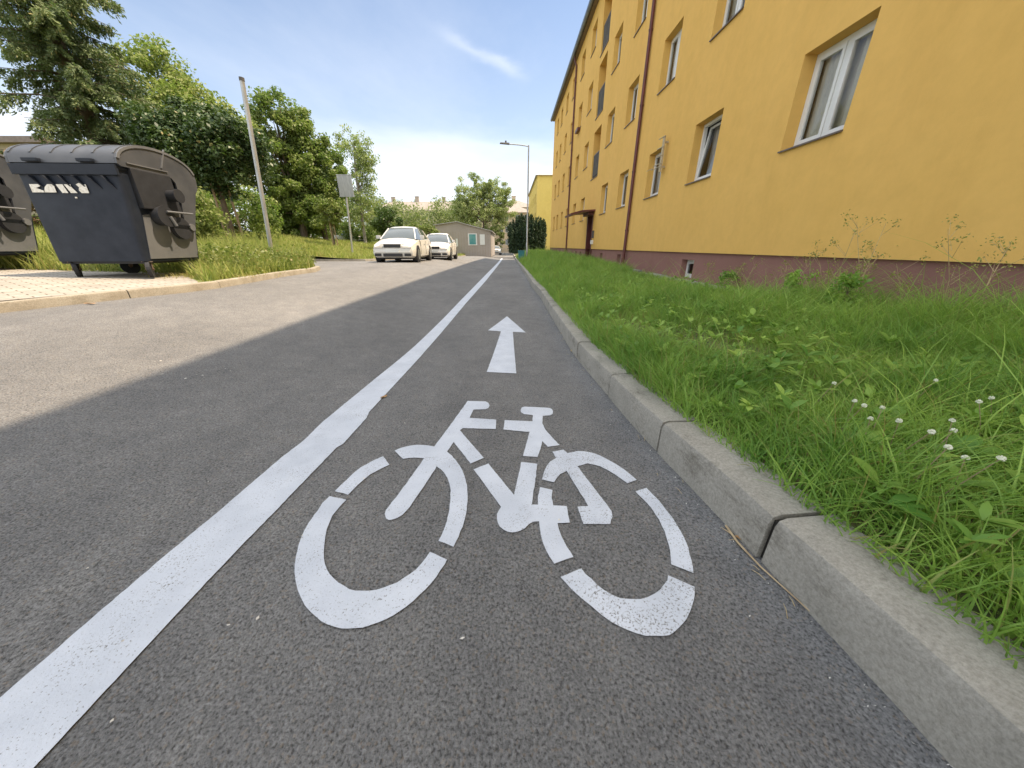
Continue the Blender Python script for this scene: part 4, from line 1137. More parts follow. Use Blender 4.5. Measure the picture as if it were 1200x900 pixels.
# ------------------------------------------------------------------ foliage
def leaf_cloud(P, size, up=.4, rng=RNG, aspect=.6, out=None, droop=0.0):
    """quads (diamond leaves) at points P"""
    n = len(P)
    nrm = rng.normal(size=(n, 3)); nrm[:, 2] += up * 1.5
    if out is not None: nrm += out * .8
    nrm /= np.linalg.norm(nrm, axis=1)[:, None] + 1e-9
    d = rng.normal(size=(n, 3)); d[:, 2] -= droop
    d -= nrm * (d * nrm).sum(1)[:, None]; d /= np.linalg.norm(d, axis=1)[:, None] + 1e-9
    s = np.cross(nrm, d)
    L = size * rng.uniform(.6, 1.35, n)[:, None]; w = L * aspect * .5
    a = P - d * L * .5; c = P + d * L * .5
    b = P + s * w + nrm * L * .08; e = P - s * w + nrm * L * .08
    V = np.stack([a, b, c, e], 1).reshape(-1, 3)
    Q = np.arange(4 * n).reshape(-1, 4)
    return V, Q

def tints(n, per, rng=RNG, clump=None, dry=0.0):
    a = rng.random(n) * .7 + .15
    if clump is not None: a = np.clip(clump * .65 + a * .45, 0, 1)
    g = (rng.random(n) < dry) * rng.random(n)
    t = np.zeros((n, 4)); t[:, 0] = a; t[:, 1] = g; t[:, 3] = 1
    return np.repeat(t, per, 0)

def tree(name, label, cat, x, y, z, lobes, nclump, nleaf, size, lmat, trunk_r=.12, fork=.35, bark='bark', group=None, rc=.5, hollow=.45, dry=0, stakes=0, up=.4, seed=1, flat=.75, droop=0, trunks=None):
    """lobes: (dx, dy, dz, rx, ry, rz) ellipsoids relative to the foot"""
    rng = np.random.default_rng(seed)
    t = empty(name, (x, y, z), 0, label, cat, group)
    vol = np.array([l[3] * l[4] * l[5] for l in lobes]); vol = vol ** .8 / (vol ** .8).sum()
    C = []; Rr = []
    for k in range(nclump):
        l = lobes[rng.choice(len(lobes), p=vol)]
        d = rng.normal(size=3); d /= np.linalg.norm(d)
        r = hollow + (1 - hollow) * rng.random() ** .6
        C.append(np.array(l[:3]) + d * r * np.array(l[3:6])); Rr.append(rc * rng.uniform(.6, 1.4))
    C = np.array(C); Rr = np.array(Rr)
    zmin = min(l[2] - l[5] for l in lobes)
    C[:, 2] = np.maximum(C[:, 2], max(zmin, .1))
    m = max(1, nleaf // nclump)
    idx = np.repeat(np.arange(nclump), m)
    g = rng.normal(size=(len(idx), 3)); gn = np.linalg.norm(g, axis=1)[:, None]
    g = g / gn * (rng.random((len(idx), 1)) ** .45)
    P = C[idx] + g * Rr[idx][:, None] * np.array([1, 1, flat])
    P[:, 2] = np.maximum(P[:, 2], .03)
    V, Q = leaf_cloud(P, size, up, rng, out=g, droop=droop)
    np_mesh('crown', V, Q, lmat, t, tints(len(P), 4, rng, rng.random(nclump)[idx], dry))
    # trunk and limbs
    mb = MB()
    ctr = C.mean(0); ztop = C[:, 2].max()
    tops = trunks or [(0, 0)]
    for (bx, by) in tops:
        zf = zmin + (ztop - zmin) * fork
        pts = [(bx, by, -.2), (bx * .9 + .02, by * .9, zf * .4), (bx * .6 + ctr[0] * .3, by * .6 + ctr[1] * .3, zf), (ctr[0] * .9, ctr[1] * .9, zf + (ztop - zf) * .75)]
        mb.tube(pts, [trunk_r * 1.15, trunk_r * .95, trunk_r * .75, trunk_r * .2], 9)
    step = max(1, nclump // 26)
    for c in C[::step]:
        zb = min(c[2] - .1, zmin + (ztop - zmin) * fork * rng.uniform(.5, 1.5)); zb = max(zb, min(.4, zmin + .2))
        fr = np.clip(zb / (zf + 1e-6), 0, 1.2); s = np.array([ctr[0] * .35 * fr, ctr[1] * .35 * fr, zb])
        md = (s + c) / 2 + np.array([0, 0, .12 * np.linalg.norm(c - s)])
        mb.tube([tuple(s), tuple(md), tuple(c)], [trunk_r * .42, trunk_r * .25, trunk_r * .06], 6, cap=False)
    mb.build('trunk', M[bark], t, smooth=True, recalc=False)
    for k in range(stakes):
        a = 2 * math.pi * k / max(stakes, 1) + .4; rr = .38 * max(.5, trunk_r / .1)
        m_ = MB(); m_.tube([(rr * math.cos(a), rr * math.sin(a), -.2), (rr * .8 * math.cos(a), rr * .8 * math.sin(a), zmin + .25)], .04, 8); m_.build('stake', M['stake'], t)
    return t
TG = 'trees along the meadow'
def lz(x, y): return float(hv(x, y))
# spruce: whorls of drooping boughs
def spruce():
    rng = np.random.default_rng(5)
    x, y = -15.3, 15.0; z = lz(x, y)
    t = empty('spruce_tree', (x, y, z), 0, 'tall ragged spruce with drooping boughs behind the bins', 'tree', TG)
    HT = 15.0; P = []; D = []; mb = MB(); cl = []
    mb.tube([(0, 0, -.2), (.05, 0, HT * .5), (0, 0, HT)], [.24, .15, .02], 10)
    k = 0
    for zz in np.arange(.8, HT - .4, .34):
        a0 = rng.random() * 6.28
        rad = 2.5 * (1 - (zz / HT)) ** .5
        nb = 7
        for q in range(nb):
            a = a0 + q * 2 * math.pi / nb + rng.normal() * .25
            L = rad * rng.uniform(.55, 1.15)
            if math.cos(a) < -.1: L *= rng.choice([.4, .6, .85, 1.6], p=[.35, .35, .2, .1])
            n = 9; pts = []; zq = zz + rng.normal() * .08
            for i in range(n + 1):
                s = i / n; pts.append((math.cos(a) * L * s, math.sin(a) * L * s, zq + L * (.10 * s - .55 * s ** 2 + .26 * s ** 4)))
            mb.tube(pts[::3], [.04, .026, .016, .006][:len(pts[::3])], 5, cap=False)
            side = np.array([-math.sin(a), math.cos(a), 0]); fwd = np.array([math.cos(a), math.sin(a), -.25])
            tone = rng.random()
            # hanging side twigs along the bough
            nt_ = int(20 * L) + 5
            for w_ in range(nt_):
                s = .12 + .88 * rng.random() ** .8; sg = 1 if w_ % 2 else -1
                o0 = np.array([np.interp(s, np.linspace(0, 1, n + 1), [p[j] for p in pts]) for j in range(3)])
                tl = (.22 + .5 * (1 - s) * min(1.2, L / 2)) * rng.uniform(.6, 1.2)
                dv = side * sg * .75 + fwd * .55 + np.array([0, 0, -.55 - .3 * rng.random()]); dv /= np.linalg.norm(dv)
                m = int(16 + 34 * tl); tt_ = rng.random(m)
                pc = o0 + dv * (tt_ * tl)[:, None] + rng.normal(size=(m, 3)) * .028; pc[:, 2] -= .14 * tt_ ** 2 * tl / .5
                P.append(pc); cl.append(np.full(m, np.clip(tone * .6 + .5 * s * rng.random(), 0, 1)))
                D.append(dv[None] * 1.0 + rng.normal(size=(m, 3)) * .55)
    P = np.concatenate(P); D = np.concatenate(D); cl = np.concatenate(cl)
    D /= np.linalg.norm(D, axis=1)[:, None]
    s = np.cross(D, rng.normal(size=P.shape)); s /= np.linalg.norm(s, axis=1)[:, None]
    L = .105 * rng.uniform(.6, 1.4, len(P))[:, None]; w = L * .17
    V = np.stack([P - s * w * .6, P + D * L * .5 - s * w, P + D * L, P + D * L * .5 + s * w], 1).reshape(-1, 3)
    np_mesh('crown', V, np.arange(len(V)).reshape(-1, 4), L_spruce, t, tints(len(P), 4, rng, cl, .06))
    mb.build('trunk', M['bark'], t, smooth=True, recalc=False)
spruce()
x, y = -21.2, 27.0
tree('linden_tree', 'tall yellow green linden behind the spruce', 'tree', x, y, lz(x, y), [(0, 0, 5.6, 3.0, 2.6, 3.4), (-1.6, 0, 8.2, 2.0, 2.0, 2.0), (1.2, -.5, 7.6, 1.7, 1.8, 1.7), (3.0, -.5, 5.9, 1.5, 1.5, 1.5), (-.8, 0, 9.5, 1.6, 1.4, 1.3)], 190, 30000, .2, L_linden, .22, group=TG, rc=.62, seed=11)
x, y = -11.0, 14.6
tree('maple_tree', 'round dark maple with reddish shoot tips held by pale stakes', 'tree', x, y, lz(x, y), [(0, 0, 3.2, 1.8, 1.7, 1.15), (-.5, 0, 3.75, 1.5, 1.4, 1.0), (.7, 0, 3.4, 1.25, 1.3, 1.1)], 150, 36000, .125, L_maple, .09, group=TG, rc=.42, hollow=.5, dry=.035, stakes=3, seed=12, up=.9)
x, y = -17.6, 31.5
tree('broadleaf_tree', 'tallest dark green tree left of the road sign', 'tree', x, y, lz(x, y), [(0, 0, 4.6, 3.0, 2.6, 4.2), (-.3, 0, 8.0, 2.1, 2.0, 2.1), (-1.6, 0, 5.4, 1.8, 1.8, 2.6), (1.3, -.8, 3.0, 1.6, 1.4, 2.4), (-1.8, -.5, 2.4, 1.8, 1.5, 2.2)], 230, 40000, .20, L_dark, .25, group=TG, rc=.6, seed=13)
x, y = -16.6, 33.0
tree('broadleaf_tree', 'dense dark green tree just behind the road sign', 'tree', x, y, lz(x, y), [(0, 0, 4.2, 2.6, 2.4, 3.8), (.3, 0, 7.7, 1.6, 1.6, 2.0), (1.4, 0, 5.0, 1.5, 1.5, 2.2), (-1.5, 0, 3.2, 1.6, 1.6, 2.6)], 210, 36000, .19, L_dark, .22, group=TG, rc=.55, seed=14)
x, y = -16.6, 42.0
tree('birch_tree', 'airy pale birch with sky showing through its crown', 'tree', x, y, lz(x, y), [(0, 0, 6.6, 2.3, 2, 3.4), (-.7, 0, 9.9, 1.3, 1.2, 1.6), (1.2, 0, 8.6, 1.4, 1.4, 2.2), (.2, 0, 3.6, 2.6, 2.2, 1.8)], 150, 11000, .20, L_birch, .16, bark='birchbark', group=TG, rc=.55, hollow=.3, seed=15, droop=.8, fork=.6)
x, y = -12.5, 26.0
tree('young_maple', 'young round crowned maple between two stakes beside the road sign', 'tree', x, y, lz(x, y), [(0, 0, 2.25, .95, .9, .75), (.1, 0, 2.6, .6, .6, .45)], 40, 4200, .15, L_light, .05, group=TG, rc=.3, stakes=3, seed=16)
x, y = -10.2, 31.0
tree('ball_tree', 'dark ball shaped tree right behind the hatchback', 'tree', x, y, lz(x, y), [(0, 0, 2.35, 1.3, 1.3, 1.05)], 60, 6500, .15, L_ball, .08, group=TG, rc=.36, hollow=.6, seed=17)
x, y = -8.0, 36.5
tree('ball_tree', 'small round tree left of the grey shed', 'tree', x, y, lz(x, y), [(0, 0, 1.9, .95, .9, .85)], 40, 3600, .15, L_light, .06, group=TG, rc=.32, hollow=.6, seed=18)
x, y = -10.0, 38.5
tree('ball_tree', 'light green round tree between the ball tree and the shed', 'tree', x, y, lz(x, y), [(0, 0, 2.1, 1.1, 1, .9)], 40, 3600, .16, L_light, .06, group=TG, rc=.34, hollow=.6, seed=19)
x, y = -4.0, 60.0
tree('willow_tree', 'large spreading pale green tree with visible limbs behind the shed', 'tree', x, y, float(zr(x, y)) - .1, [(0, 0, 7.0, 4.6, 3.5, 3.6), (-1.4, 0, 9.4, 3.0, 2.2, 2.4), (1.8, 0, 9.0, 2.8, 2.2, 2.6), (3.2, 0, 6.4, 2.0, 1.6, 2.4), (-3.6, 0, 6.2, 1.8, 1.6, 2.2)], 360, 38000, .2, L_birch, .34, group=TG, rc=.55, hollow=.3, seed=20, fork=.2, droop=.3)
# bushes
def bush(label, x, y, z, rx, ry, rz_, n, size, mat, seed, nc=None, cat='bush', name='bush'):
    tree(name, label, cat, x, y, z, [(0, 0, rz_ * .9, rx, ry, rz_)], nc or max(12, n // 90), n, size, mat, .04, .3, group='bushes along the meadow', rc=.42, hollow=.35, seed=seed)
bush('light green bush between the right bin and the maple stakes', -10.6, 12.3, lz(-10.6, 12.3), 1.0, .9, .95, 5200, .12, L_light, 31)
bush('reddish bush seen in the gap between the two bins', -15.5, 12.0, lz(-15.5, 12), 2.2, 1.2, 1.0, 6000, .12, L_red, 32)
bush('dark green bush behind the maple stakes', -14.6, 20.0, lz(-14.6, 20), 2.4, 1.5, 1.4, 8000, .16, L_dark, 33)
bush('dark hedge like bush left of the maple stakes', -19.0, 21.0, lz(-19, 21), 3.2, 1.5, 1.5, 8000, .16, L_dark, 34)
bush('pale bush under the birch behind the parked pale car', -14.2, 46, lz(-14.2, 46), 2.8, 1.5, 1.5, 6500, .2, L_light, 35)
bush('low dark bush under the tallest dark tree', -21.5, 36, lz(-21.5, 36), 4.0, 1.5, 1.2, 8000, .18, L_dark, 36)
bush('dark bush at the foot of the birch', -18.2, 44, lz(-18.2, 44), 2.4, 1.5, 1.3, 6000, .18, L_dark, 37)
bush('light bush left of the small round trees', -12.2, 48, lz(-12.2, 48), 2.6, 1.6, 1.6, 6000, .2, L_light, 38)
bush('yellow green bush in front of the beige house', -2.6, 78, -.6, 1.6, 1.5, 3.6, 6000, .24, L_far, 39)
bush('long dark hedge along the back of the meadow', -27.0, 43, lz(-27, 43), 8.5, 1.8, 1.9, 16000, .22, L_dark, 40)
bush('dark undergrowth behind the bins and the spruce', -26.0, 24, lz(-26, 24), 4.5, 1.8, 1.6, 9000, .18, L_dark, 41)
# juniper clump
def juniper():
    rng = np.random.default_rng(9)
    x, y = 2.35, 45.5; z = .0
    t = empty('juniper_clump', (x, y, z), 0, 'dark bushy juniper clump of upright fronds behind the lamp post', 'shrub')
    P = []; cl = []; mb = MB()
    for k in range(150):
        a = rng.random() * 6.28; r = rng.random() ** .5
        bx, by = math.cos(a) * r * 2.45, math.sin(a) * r * 1.9
        hgt = 4.4 * (1 - .30 * r ** 2.5) * rng.uniform(.82, 1.06)
        m = 230
        s = rng.random(m)
        w = .42 * np.sqrt(np.clip(1 - s, 0, 1)) * (.5 + s * .6)
        g = rng.normal(size=(m, 2)) * w[:, None] * .55
        P.append(np.stack([bx * (1 + .12 * s) + g[:, 0], by * (1 + .12 * s) + g[:, 1], .05 + s * hgt], 1)); cl.append(np.full(m, rng.random()))
        if k % 4 == 0: mb.tube([(bx * .3, by * .3, -.1), (bx, by, hgt * .8)], [.05, .01], 5, cap=False)
    P = np.concatenate(P); cl = np.concatenate(cl)
    V, Q = leaf_cloud(P, .24, .2, rng, aspect=.4, droop=-1.6)
    np_mesh('crown', V, Q, L_cyp, t, tints(len(P), 4, rng, cl))
    mb.build('trunk', M['bark'], t, recalc=False)
juniper()
# the belt of distant trees reads as one mass
rng = np.random.default_rng(3)
C = []
for k in range(560):
    xx = rng.uniform(-62, -9); yy = rng.uniform(88, 106); C.append((xx, yy, rng.uniform(.5, 10.6) + .7 * math.sin(xx * .35) + (1.5 if xx < -34 else 0)))
C = np.array(C); idx = np.repeat(np.arange(len(C)), 75)
g = rng.normal(size=(len(idx), 3)); g /= np.linalg.norm(g, axis=1)[:, None]; g *= rng.random((len(idx), 1)) ** .4
P = C[idx] + g * np.array([1.9, 1.9, 1.5]); P[:, 2] = np.maximum(P[:, 2], -.3)
V, Q = leaf_cloud(P, .5, .4, rng, out=g)
o = np_mesh('woodland', V, Q, L_far, None, tints(len(P), 4, rng, rng.random(len(C))[idx])); tag(o, 'distant pale green belt of trees below the long tiled roof', 'woodland', None, 'stuff')
# far trees at the left horizon
rng = np.random.default_rng(4)

# ------------------------------------------------------------------ grass
def blades(P, hgt, wid, lean, rng, segs=3):
    """P (n,3); returns V, Q with segs quads per blade"""
    n = len(P)
    a = rng.random(n) * 2 * math.pi
    dirx, diry = np.cos(a), np.sin(a)
    b = rng.random(n) * 2 * math.pi; sx, sy = np.cos(b), np.sin(b)
    lv = np.linspace(0, 1, segs + 1)
    V = np.zeros((n, segs + 1, 2, 3))
    for i, s in enumerate(lv):
        off = lean * hgt * s ** 1.8
        zc = hgt * (s - .28 * lean * s ** 2.4)
        w = wid * (1 - s ** 2.2) * .5 + .0004
        for k, sg in enumerate((-1, 1)):
            V[:, i, k, 0] = P[:, 0] + dirx * off + sg * sx * w
            V[:, i, k, 1] = P[:, 1] + diry * off + sg * sy * w
            V[:, i, k, 2] = P[:, 2] + zc
    m = (segs + 1) * 2
    base = (np.arange(n) * m)[:, None]
    q = np.array([[2 * i, 2 * i + 1, 2 * i + 3, 2 * i + 2] for i in range(segs)])
    Q = (base[:, :, None] + q[None]).reshape(-1, 4)
    return V.reshape(-1, 3), Q, m

def fbm(x, y, s):
    v = np.sin(x * s * 1.7 + 2 * np.sin(y * s * 1.3 + 1)) * np.cos(y * s * 2.1 + 1.5 * np.sin(x * s + 2)) + .6 * np.sin(x * s * 4.3 + y * s * 3.1) * np.cos(y * s * 5.2 - x * s * 2.2)
    return np.clip(v * .32 + .5, 0, 1)

rng = np.random.default_rng(21)
XS, YS, HS = [], [], []
def scatter(x0f, x1, y0, y1, dens, hs):
    n = int((x1 - .9) * (y1 - y0) * dens)
    yy = rng.uniform(y0, y1, n); xx = rng.uniform(0, 1, n); xx = (kx(yy) + x0f) + xx * (x1 - kx(yy) - x0f)
    XS.append(xx); YS.append(yy); HS.append(np.full(n, hs))
scatter(.115, 4.2, .1, 3.0, 7600, 1.0)
scatter(.115, 4.1, 3.0, 7.0, 3300, 1.05)
scatter(.115, 4.2, 7.0, 14, 1200, 1.15)
scatter(.115, 4.4, 14, 26, 520, 1.3)
scatter(.115, 4.5, 26, 42, 260, 1.5)
scatter(.115, 4.0, -3, .1, 900, 1.0)
XS = np.concatenate(XS); YS = np.concatenate(YS); HS = np.concatenate(HS)
tall = fbm(XS, YS, 1.6); tall2 = fbm(XS + 9, YS + 4, 4.0)
bare = fbm(XS * .8 + 5.3, YS * .9 + 2.2, 1.25)
bx, by = 1.75, 2.35
patch = np.exp(-(((XS - 1.7) / .5) ** 2 + ((YS - 2.7) / .6) ** 2)) + np.exp(-(((XS - 1.3) / .25) ** 2 + ((YS - 3.6) / .5) ** 2))
keep = rng.random(len(XS)) > patch * .9
keep &= ~((XS > 4.05) & (YS > 4.5) & (YS < 12) & (rng.random(len(XS)) < .9))
XS, YS, HS, tall, tall2, patch = [v[keep] for v in (XS, YS, HS, tall, tall2, patch)]
d = XS - kx(YS)
edge = (sstep((d - .08) / .3) * .22 + .78) * (1 + .35 * np.exp(-((d - .3) / .18) ** 2) * (fbm(XS * 3, YS * 3, 2.0) > .5))
cl5 = fbm(XS + 3, YS + 7, 7.5)
hgt = (.095 + .36 * tall ** 1.2 * (.15 + .75 * tall2) * (.45 + .8 * cl5)) * np.where((XS > 3.2) & (YS > 5.5) & (YS < 11), .55, 1) * (1 + .75 * sstep((XS - 2.2) / 1.2) * sstep((5.4 - YS) / 1.2)) * edge * HS * (1 - .75 * np.clip(patch, 0, 1)) * rng.uniform(.55, 1.35, len(XS)) * np.interp(YS, [0, 3, 30], [.85, 1.12, 1.2])
wid = rng.uniform(.0022, .0052, len(XS)) * np.interp(YS, [0, 3, 8, 20, 40], [1, 1.15, 1.9, 3.4, 5.5])
lean = rng.uniform(.15, 1.15, len(XS))
P = np.stack([XS, YS, hl(XS, YS) - .006], 1)
longb = (rng.random(len(XS)) < .035) & (d > .45)
hgt = np.where(longb & (patch < .3), hgt * rng.uniform(1.4, 2.1, len(XS)), hgt); lean = np.where(longb, rng.uniform(.6, 1.1, len(XS)), lean)
V, Q, m = blades(P, hgt, wid, lean, rng, 4)
tt = np.zeros((len(P), 4)); tt[:, 0] = np.clip(.75 * fbm(XS + 2, YS + 3, 2.2) - .1 + .5 * rng.random(len(P)) + .25 * longb, 0, 1); tt[:, 3] = 1
tt[:, 1] = np.where(rng.random(len(P)) < .10 + .5 * np.clip(patch, 0, 1), rng.uniform(.3, 1, len(P)), 0)
gobj = np_mesh('grass', V, Q, L_grass, None, np.repeat(tt, m, 0), smooth=True)
tag(gobj, 'lush green grass growing on the lawn between kerb and ochre building', 'grass', None, 'stuff')

# broad leaved weeds mixed in the lawn
rng = np.random.default_rng(22)
n = 1500
yy = rng.uniform(.1, 9, n) ** 1.0; xx = kx(yy) + .2 + rng.random(n) * (4.1 - kx(yy) - .2)
PL = []; 
Vs, Qs, Ts = [], [], []; o_ = 0
for x, y in zip(xx, yy):
    z = float(hl(x, y)) + rng.uniform(0, .13); k = rng.integers(5, 11); L = rng.uniform(.05, .11); cl = rng.random()
    for q in range(k):
        a = rng.random() * 6.28; el = rng.uniform(.25, 1.2); l = L * rng.uniform(.6, 1.2); w = l * rng.uniform(.12, .24)
        dx, dy = math.cos(a), math.sin(a); sx, sy = -dy, dx
        row = []
        for s, ws in ((0, .15), (.35, .9), (.7, .8), (1, .05)):
            r = l * s * math.cos(el * (1 - .3 * s)); h_ = l * s * math.sin(el) - .35 * l * s * s
            for sg in (-1, 1): row.append((x + dx * r + sg * sx * w * ws, y + dy * r + sg * sy * w * ws, z + .03 + h_ + .12 * w))
        Vs += row; Qs += [(o_, o_ + 1, o_ + 3, o_ + 2), (o_ + 2, o_ + 3, o_ + 5, o_ + 4), (o_ + 4, o_ + 5, o_ + 7, o_ + 6)]; o_ += 8
        Ts += [(min(1, cl * .8 + rng.random() * .3), 0, 0, 1)] * 8
o = np_mesh('ground_cover', np.array(Vs), np.array(Qs), L_grass, None, np.array(Ts), smooth=True)
tag(o, 'broad leaved weeds and clover leaves growing through the lawn grass', 'weeds', None, 'stuff')

# clover flowers
cm = MB()
for i in range(14):
    for j in range(9):
        pass
def clover_mesh():
    mb = MB(); rng2 = random.Random(4)
    for k in range(46):
        a = rng2.random() * 6.28; c = rng2.uniform(-.6, 1); s = math.sqrt(1 - c * c); d = Vector((s * math.cos(a), s * math.sin(a), c))
        p = d * .0035; q = d * .008
        mb.tube([p, q], [.0022, .0012], 4)
    return mb
fl0 = None
CG = 'white clover flowers in the lawn'
spots = []
for (px, py) in ((968, 473), (992, 492), (1003, 497), (1025, 497), (1040, 520), (1106, 510), (1104, 528), (1070, 545), (1120, 555), (1085, 468), (1150, 486), (1130, 500), (1012, 508), (1148, 575), (1090, 560)):
    x, y = G(px, py, .17 + .09); spots.append((x, y))
for i, (x, y) in enumerate(spots):
    if fl0 is None:
        r0 = empty('clover_flower', (0, 0, 0), 0, 'small white clover flower head on a thin stem in the lawn', 'flower', CG)
        clover_mesh().build('flower_head', M['clover'], r0, recalc=False).location = (0, 0, 0)
        mb = MB(); mb.tube([(0, 0, 0), (.004, .003, -.08), (0, .008, -.2)], .0012, 5); mb.build('stem', M['stake'], r0)
        fl0 = r0
    c = fl0 if i == 0 else copy_tree(fl0)
    c.location = (x, y, float(hl(x, y)) + random.uniform(.17, .24)); c.rotation_euler = (random.uniform(-.3, .3), random.uniform(-.3, .3), i)

# dry weeds along the wall
rng = np.random.default_rng(30)
WG = 'dry seed stalks along the plinth'
for i in range(13):
    y = [2.9, 3.3, 3.55, 3.9, 4.15, 4.5, 4.9, 5.4, 5.9, 6.6, 7.2, 3.7, 4.35][i]; x = 3.95 + rng.random() * .45 - (.25 if i in (3, 4, 11) else 0); z = float(hl(x, y))
    r0 = empty('dry_weed', (x, y, z), 0, 'thin dry seed stalk standing in front of the maroon plinth', 'weed', WG)
    hh = rng.uniform(.5, .95) * (1.1 if y < 4.6 else .85); a = rng.random() * 6.28; lx, ly = math.cos(a) * .3 * hh, math.sin(a) * .3 * hh
    mb = MB(); mb.tube([(0, 0, -.02), (lx * .3, ly * .3, hh * .5), (lx, ly, hh)], [.0035, .0028, .0015], 5)
    tips = []
    for q in range(9):
        s = rng.uniform(.35, .95); b = rng.random() * 6.28; l = rng.uniform(.08, .22)
        p = (lx * s * s, ly * s * s, hh * s); e = (p[0] + math.cos(b) * l * .7, p[1] + math.sin(b) * l * .7, p[2] + l * .7)
        mb.tube([p, e], [.0022, .001], 4); tips.append(e)
    mb.build('stalk', M['dry'], r0)
    PP = np.concatenate([np.array(e) + rng.normal(size=(16, 3)) * .025 for e in tips])
    V, Q = leaf_cloud(PP, .022, .2, rng); np_mesh('seed_heads', V, Q, L_meadow, r0, tints(len(PP), 4, rng, None, .8))['kind'] = 'stuff'
# leafy weeds near the wall
for i, (x, y, hh, lab) in enumerate(((4.35, 6.9, .38, 'small dark leafy weed growing against the maroon plinth'), (3.6, 3.6, .5, 'tall green weed by the wall slabs at the right edge'), (3.9, 4.6, .5, 'bushy green weed between the dry stalks'))):
    tree('weed', lab, 'weed', x, y, float(hl(x, y)), [(0, 0, hh * .6, .16, .16, hh * .4)], 14, 420, .05, L_grass, .006, rc=.09, seed=60 + i)

# meadow and verge grass on the left
rng = np.random.default_rng(41)
def left_scatter(n, ya, yb, d0, d1, hlo, hhi, wmul, zone=None, drys=.2):
    yy = rng.uniform(ya, yb, n); dd = d0 + (d1 - d0) * rng.random(n) ** .9; xx = xl(yy) - dd
    ok = np.ones(n, bool)
    ok &= ~((yy < 5.75) & (xl(yy) - xx < 5.4) & (xl(yy) - xx > np.interp(yy, [-8, 4.7, 5.75], [0, 0.05, 1.2])))
    if zone is not None: ok &= zone(xx, yy)
    xx, yy, dd = xx[ok], yy[ok], dd[ok]
    hh = rng.uniform(hlo, hhi, len(xx)) * (.5 + fbm(xx, yy, .9)); P = np.stack([xx, yy, hv(xx, yy) - .02], 1)
    V, Q, m = blades(P, hh, rng.uniform(.006, .012, len(xx)) * wmul, rng.uniform(.1, .8, len(xx)), rng, 2)
    tt = np.zeros((len(P), 4)); tt[:, 0] = np.clip(.5 * fbm(xx + 2, yy + 3, .7) + .6 * rng.random(len(P)), 0, 1); tt[:, 3] = 1
    tt[:, 1] = np.where(rng.random(len(P)) < drys, rng.uniform(.2, .9, len(P)), 0)
    return V, Q, np.repeat(tt, m, 0)
parts = [left_scatter(26000, 4.6, 9.5, .12, 5, .15, .42, 1.4), left_scatter(9000, 7.0, 10.2, .5, 4.0, .35, .75, 1.3, drys=.12), left_scatter(9000, 4.0, 9, 4, 11, .2, .5, 2.0),
         left_scatter(16000, 9.5, 17, .15, 9, .1, .3, 2.4), left_scatter(26000, 16.3, 32, .15, 13, .12, .32, 3.6, drys=.35), left_scatter(14000, 28, 50, .2, 20, .15, .35, 6, drys=.4),
         left_scatter(6000, 34, 60, .1, 3.5, .15, .35, 5, drys=.3)]
Vs = []; Qs = []; Ts = []; k = 0
for V, Q, T in parts: Vs.append(V); Qs.append(Q + k); Ts.append(T); k += len(V)
o = np_mesh('meadow_grass', np.concatenate(Vs), np.concatenate(Qs), L_meadow, None, np.concatenate(Ts), smooth=True)
tag(o, 'sunlit yellow green tall grass and weeds of the verge and meadow on the left', 'grass', None, 'stuff')
# leafy weeds at the verge between bins and leaning post
rng = np.random.default_rng(42)
n = 900; yy = rng.uniform(5.8, 9.2, n); xx = xl(yy) - .15 - rng.random(n) * 2.6
hh = rng.uniform(.1, .5, n); idx = np.repeat(np.arange(n), 14)
P = np.stack([xx[idx] + rng.normal(size=len(idx)) * .06, yy[idx] + rng.normal(size=len(idx)) * .06, hv(xx, yy)[idx] + rng.random(len(idx)) * hh[idx]], 1)
V, Q = leaf_cloud(P, .055, .5, rng)
o = np_mesh('weeds', V, Q, L_light, None, tints(len(P), 4, rng, rng.random(n)[idx], .1)); tag(o, 'leafy nettles and weeds on the verge right of the bins', 'weeds', None, 'stuff')
# straw at the bins
rng = np.random.default_rng(43)
n = 900; xx = rng.normal(-4.75, .35, n); yy = rng.normal(5.55, .25, n); P = np.stack([xx, yy, hv(xx, yy) + .01], 1)
V, Q, m = blades(P, rng.uniform(.03, .1, n), np.full(n, .006), rng.uniform(1, 1.8, n), rng, 2)
tt = np.zeros((n * m, 4)); tt[:, 1] = .9; tt[:, 3] = 1; tt[:, 0] = .8
o = np_mesh('straw', V, Q, L_meadow, None, tt); tag(o, 'dry straw and cut weeds beside the right bin castors', 'straw', None, 'stuff')

# ------------------------------------------------------------------ small litter
def ground_item(px, py, up=0):
    x, y = G(px, py, up); return x, y, float(zr(x, y)) + .003
x, y, z = ground_item(850, 618); x2, y2, z2 = ground_item(948, 718)
tw = empty('dry_twig', (x, y, z), 0, 'thin bent dry twig lying on the asphalt along the kerb', 'twig')
mb = MB(); dx, dy = x2 - x, y2 - y
mb.tube([(0, 0, .004), (dx * .25 - .016, dy * .25, .008), (dx * .55 - .018, dy * .55, .006 + (z2 - z) * .5), (dx, dy, .003 + z2 - z)], [.0038, .0032, .0024, .0014], 6)
mb.tube([(dx * .12 - .008, dy * .12, .005), (dx * .12 - .03, dy * .12 + .02, .012)], [.002, .001], 5); mb.tube([(dx * .2 - .013, dy * .2, .005), (dx * .2 - .035, dy * .2 - .002, .006)], [.0012, .0006], 5)
mb.build('stem', M['twig'], tw)
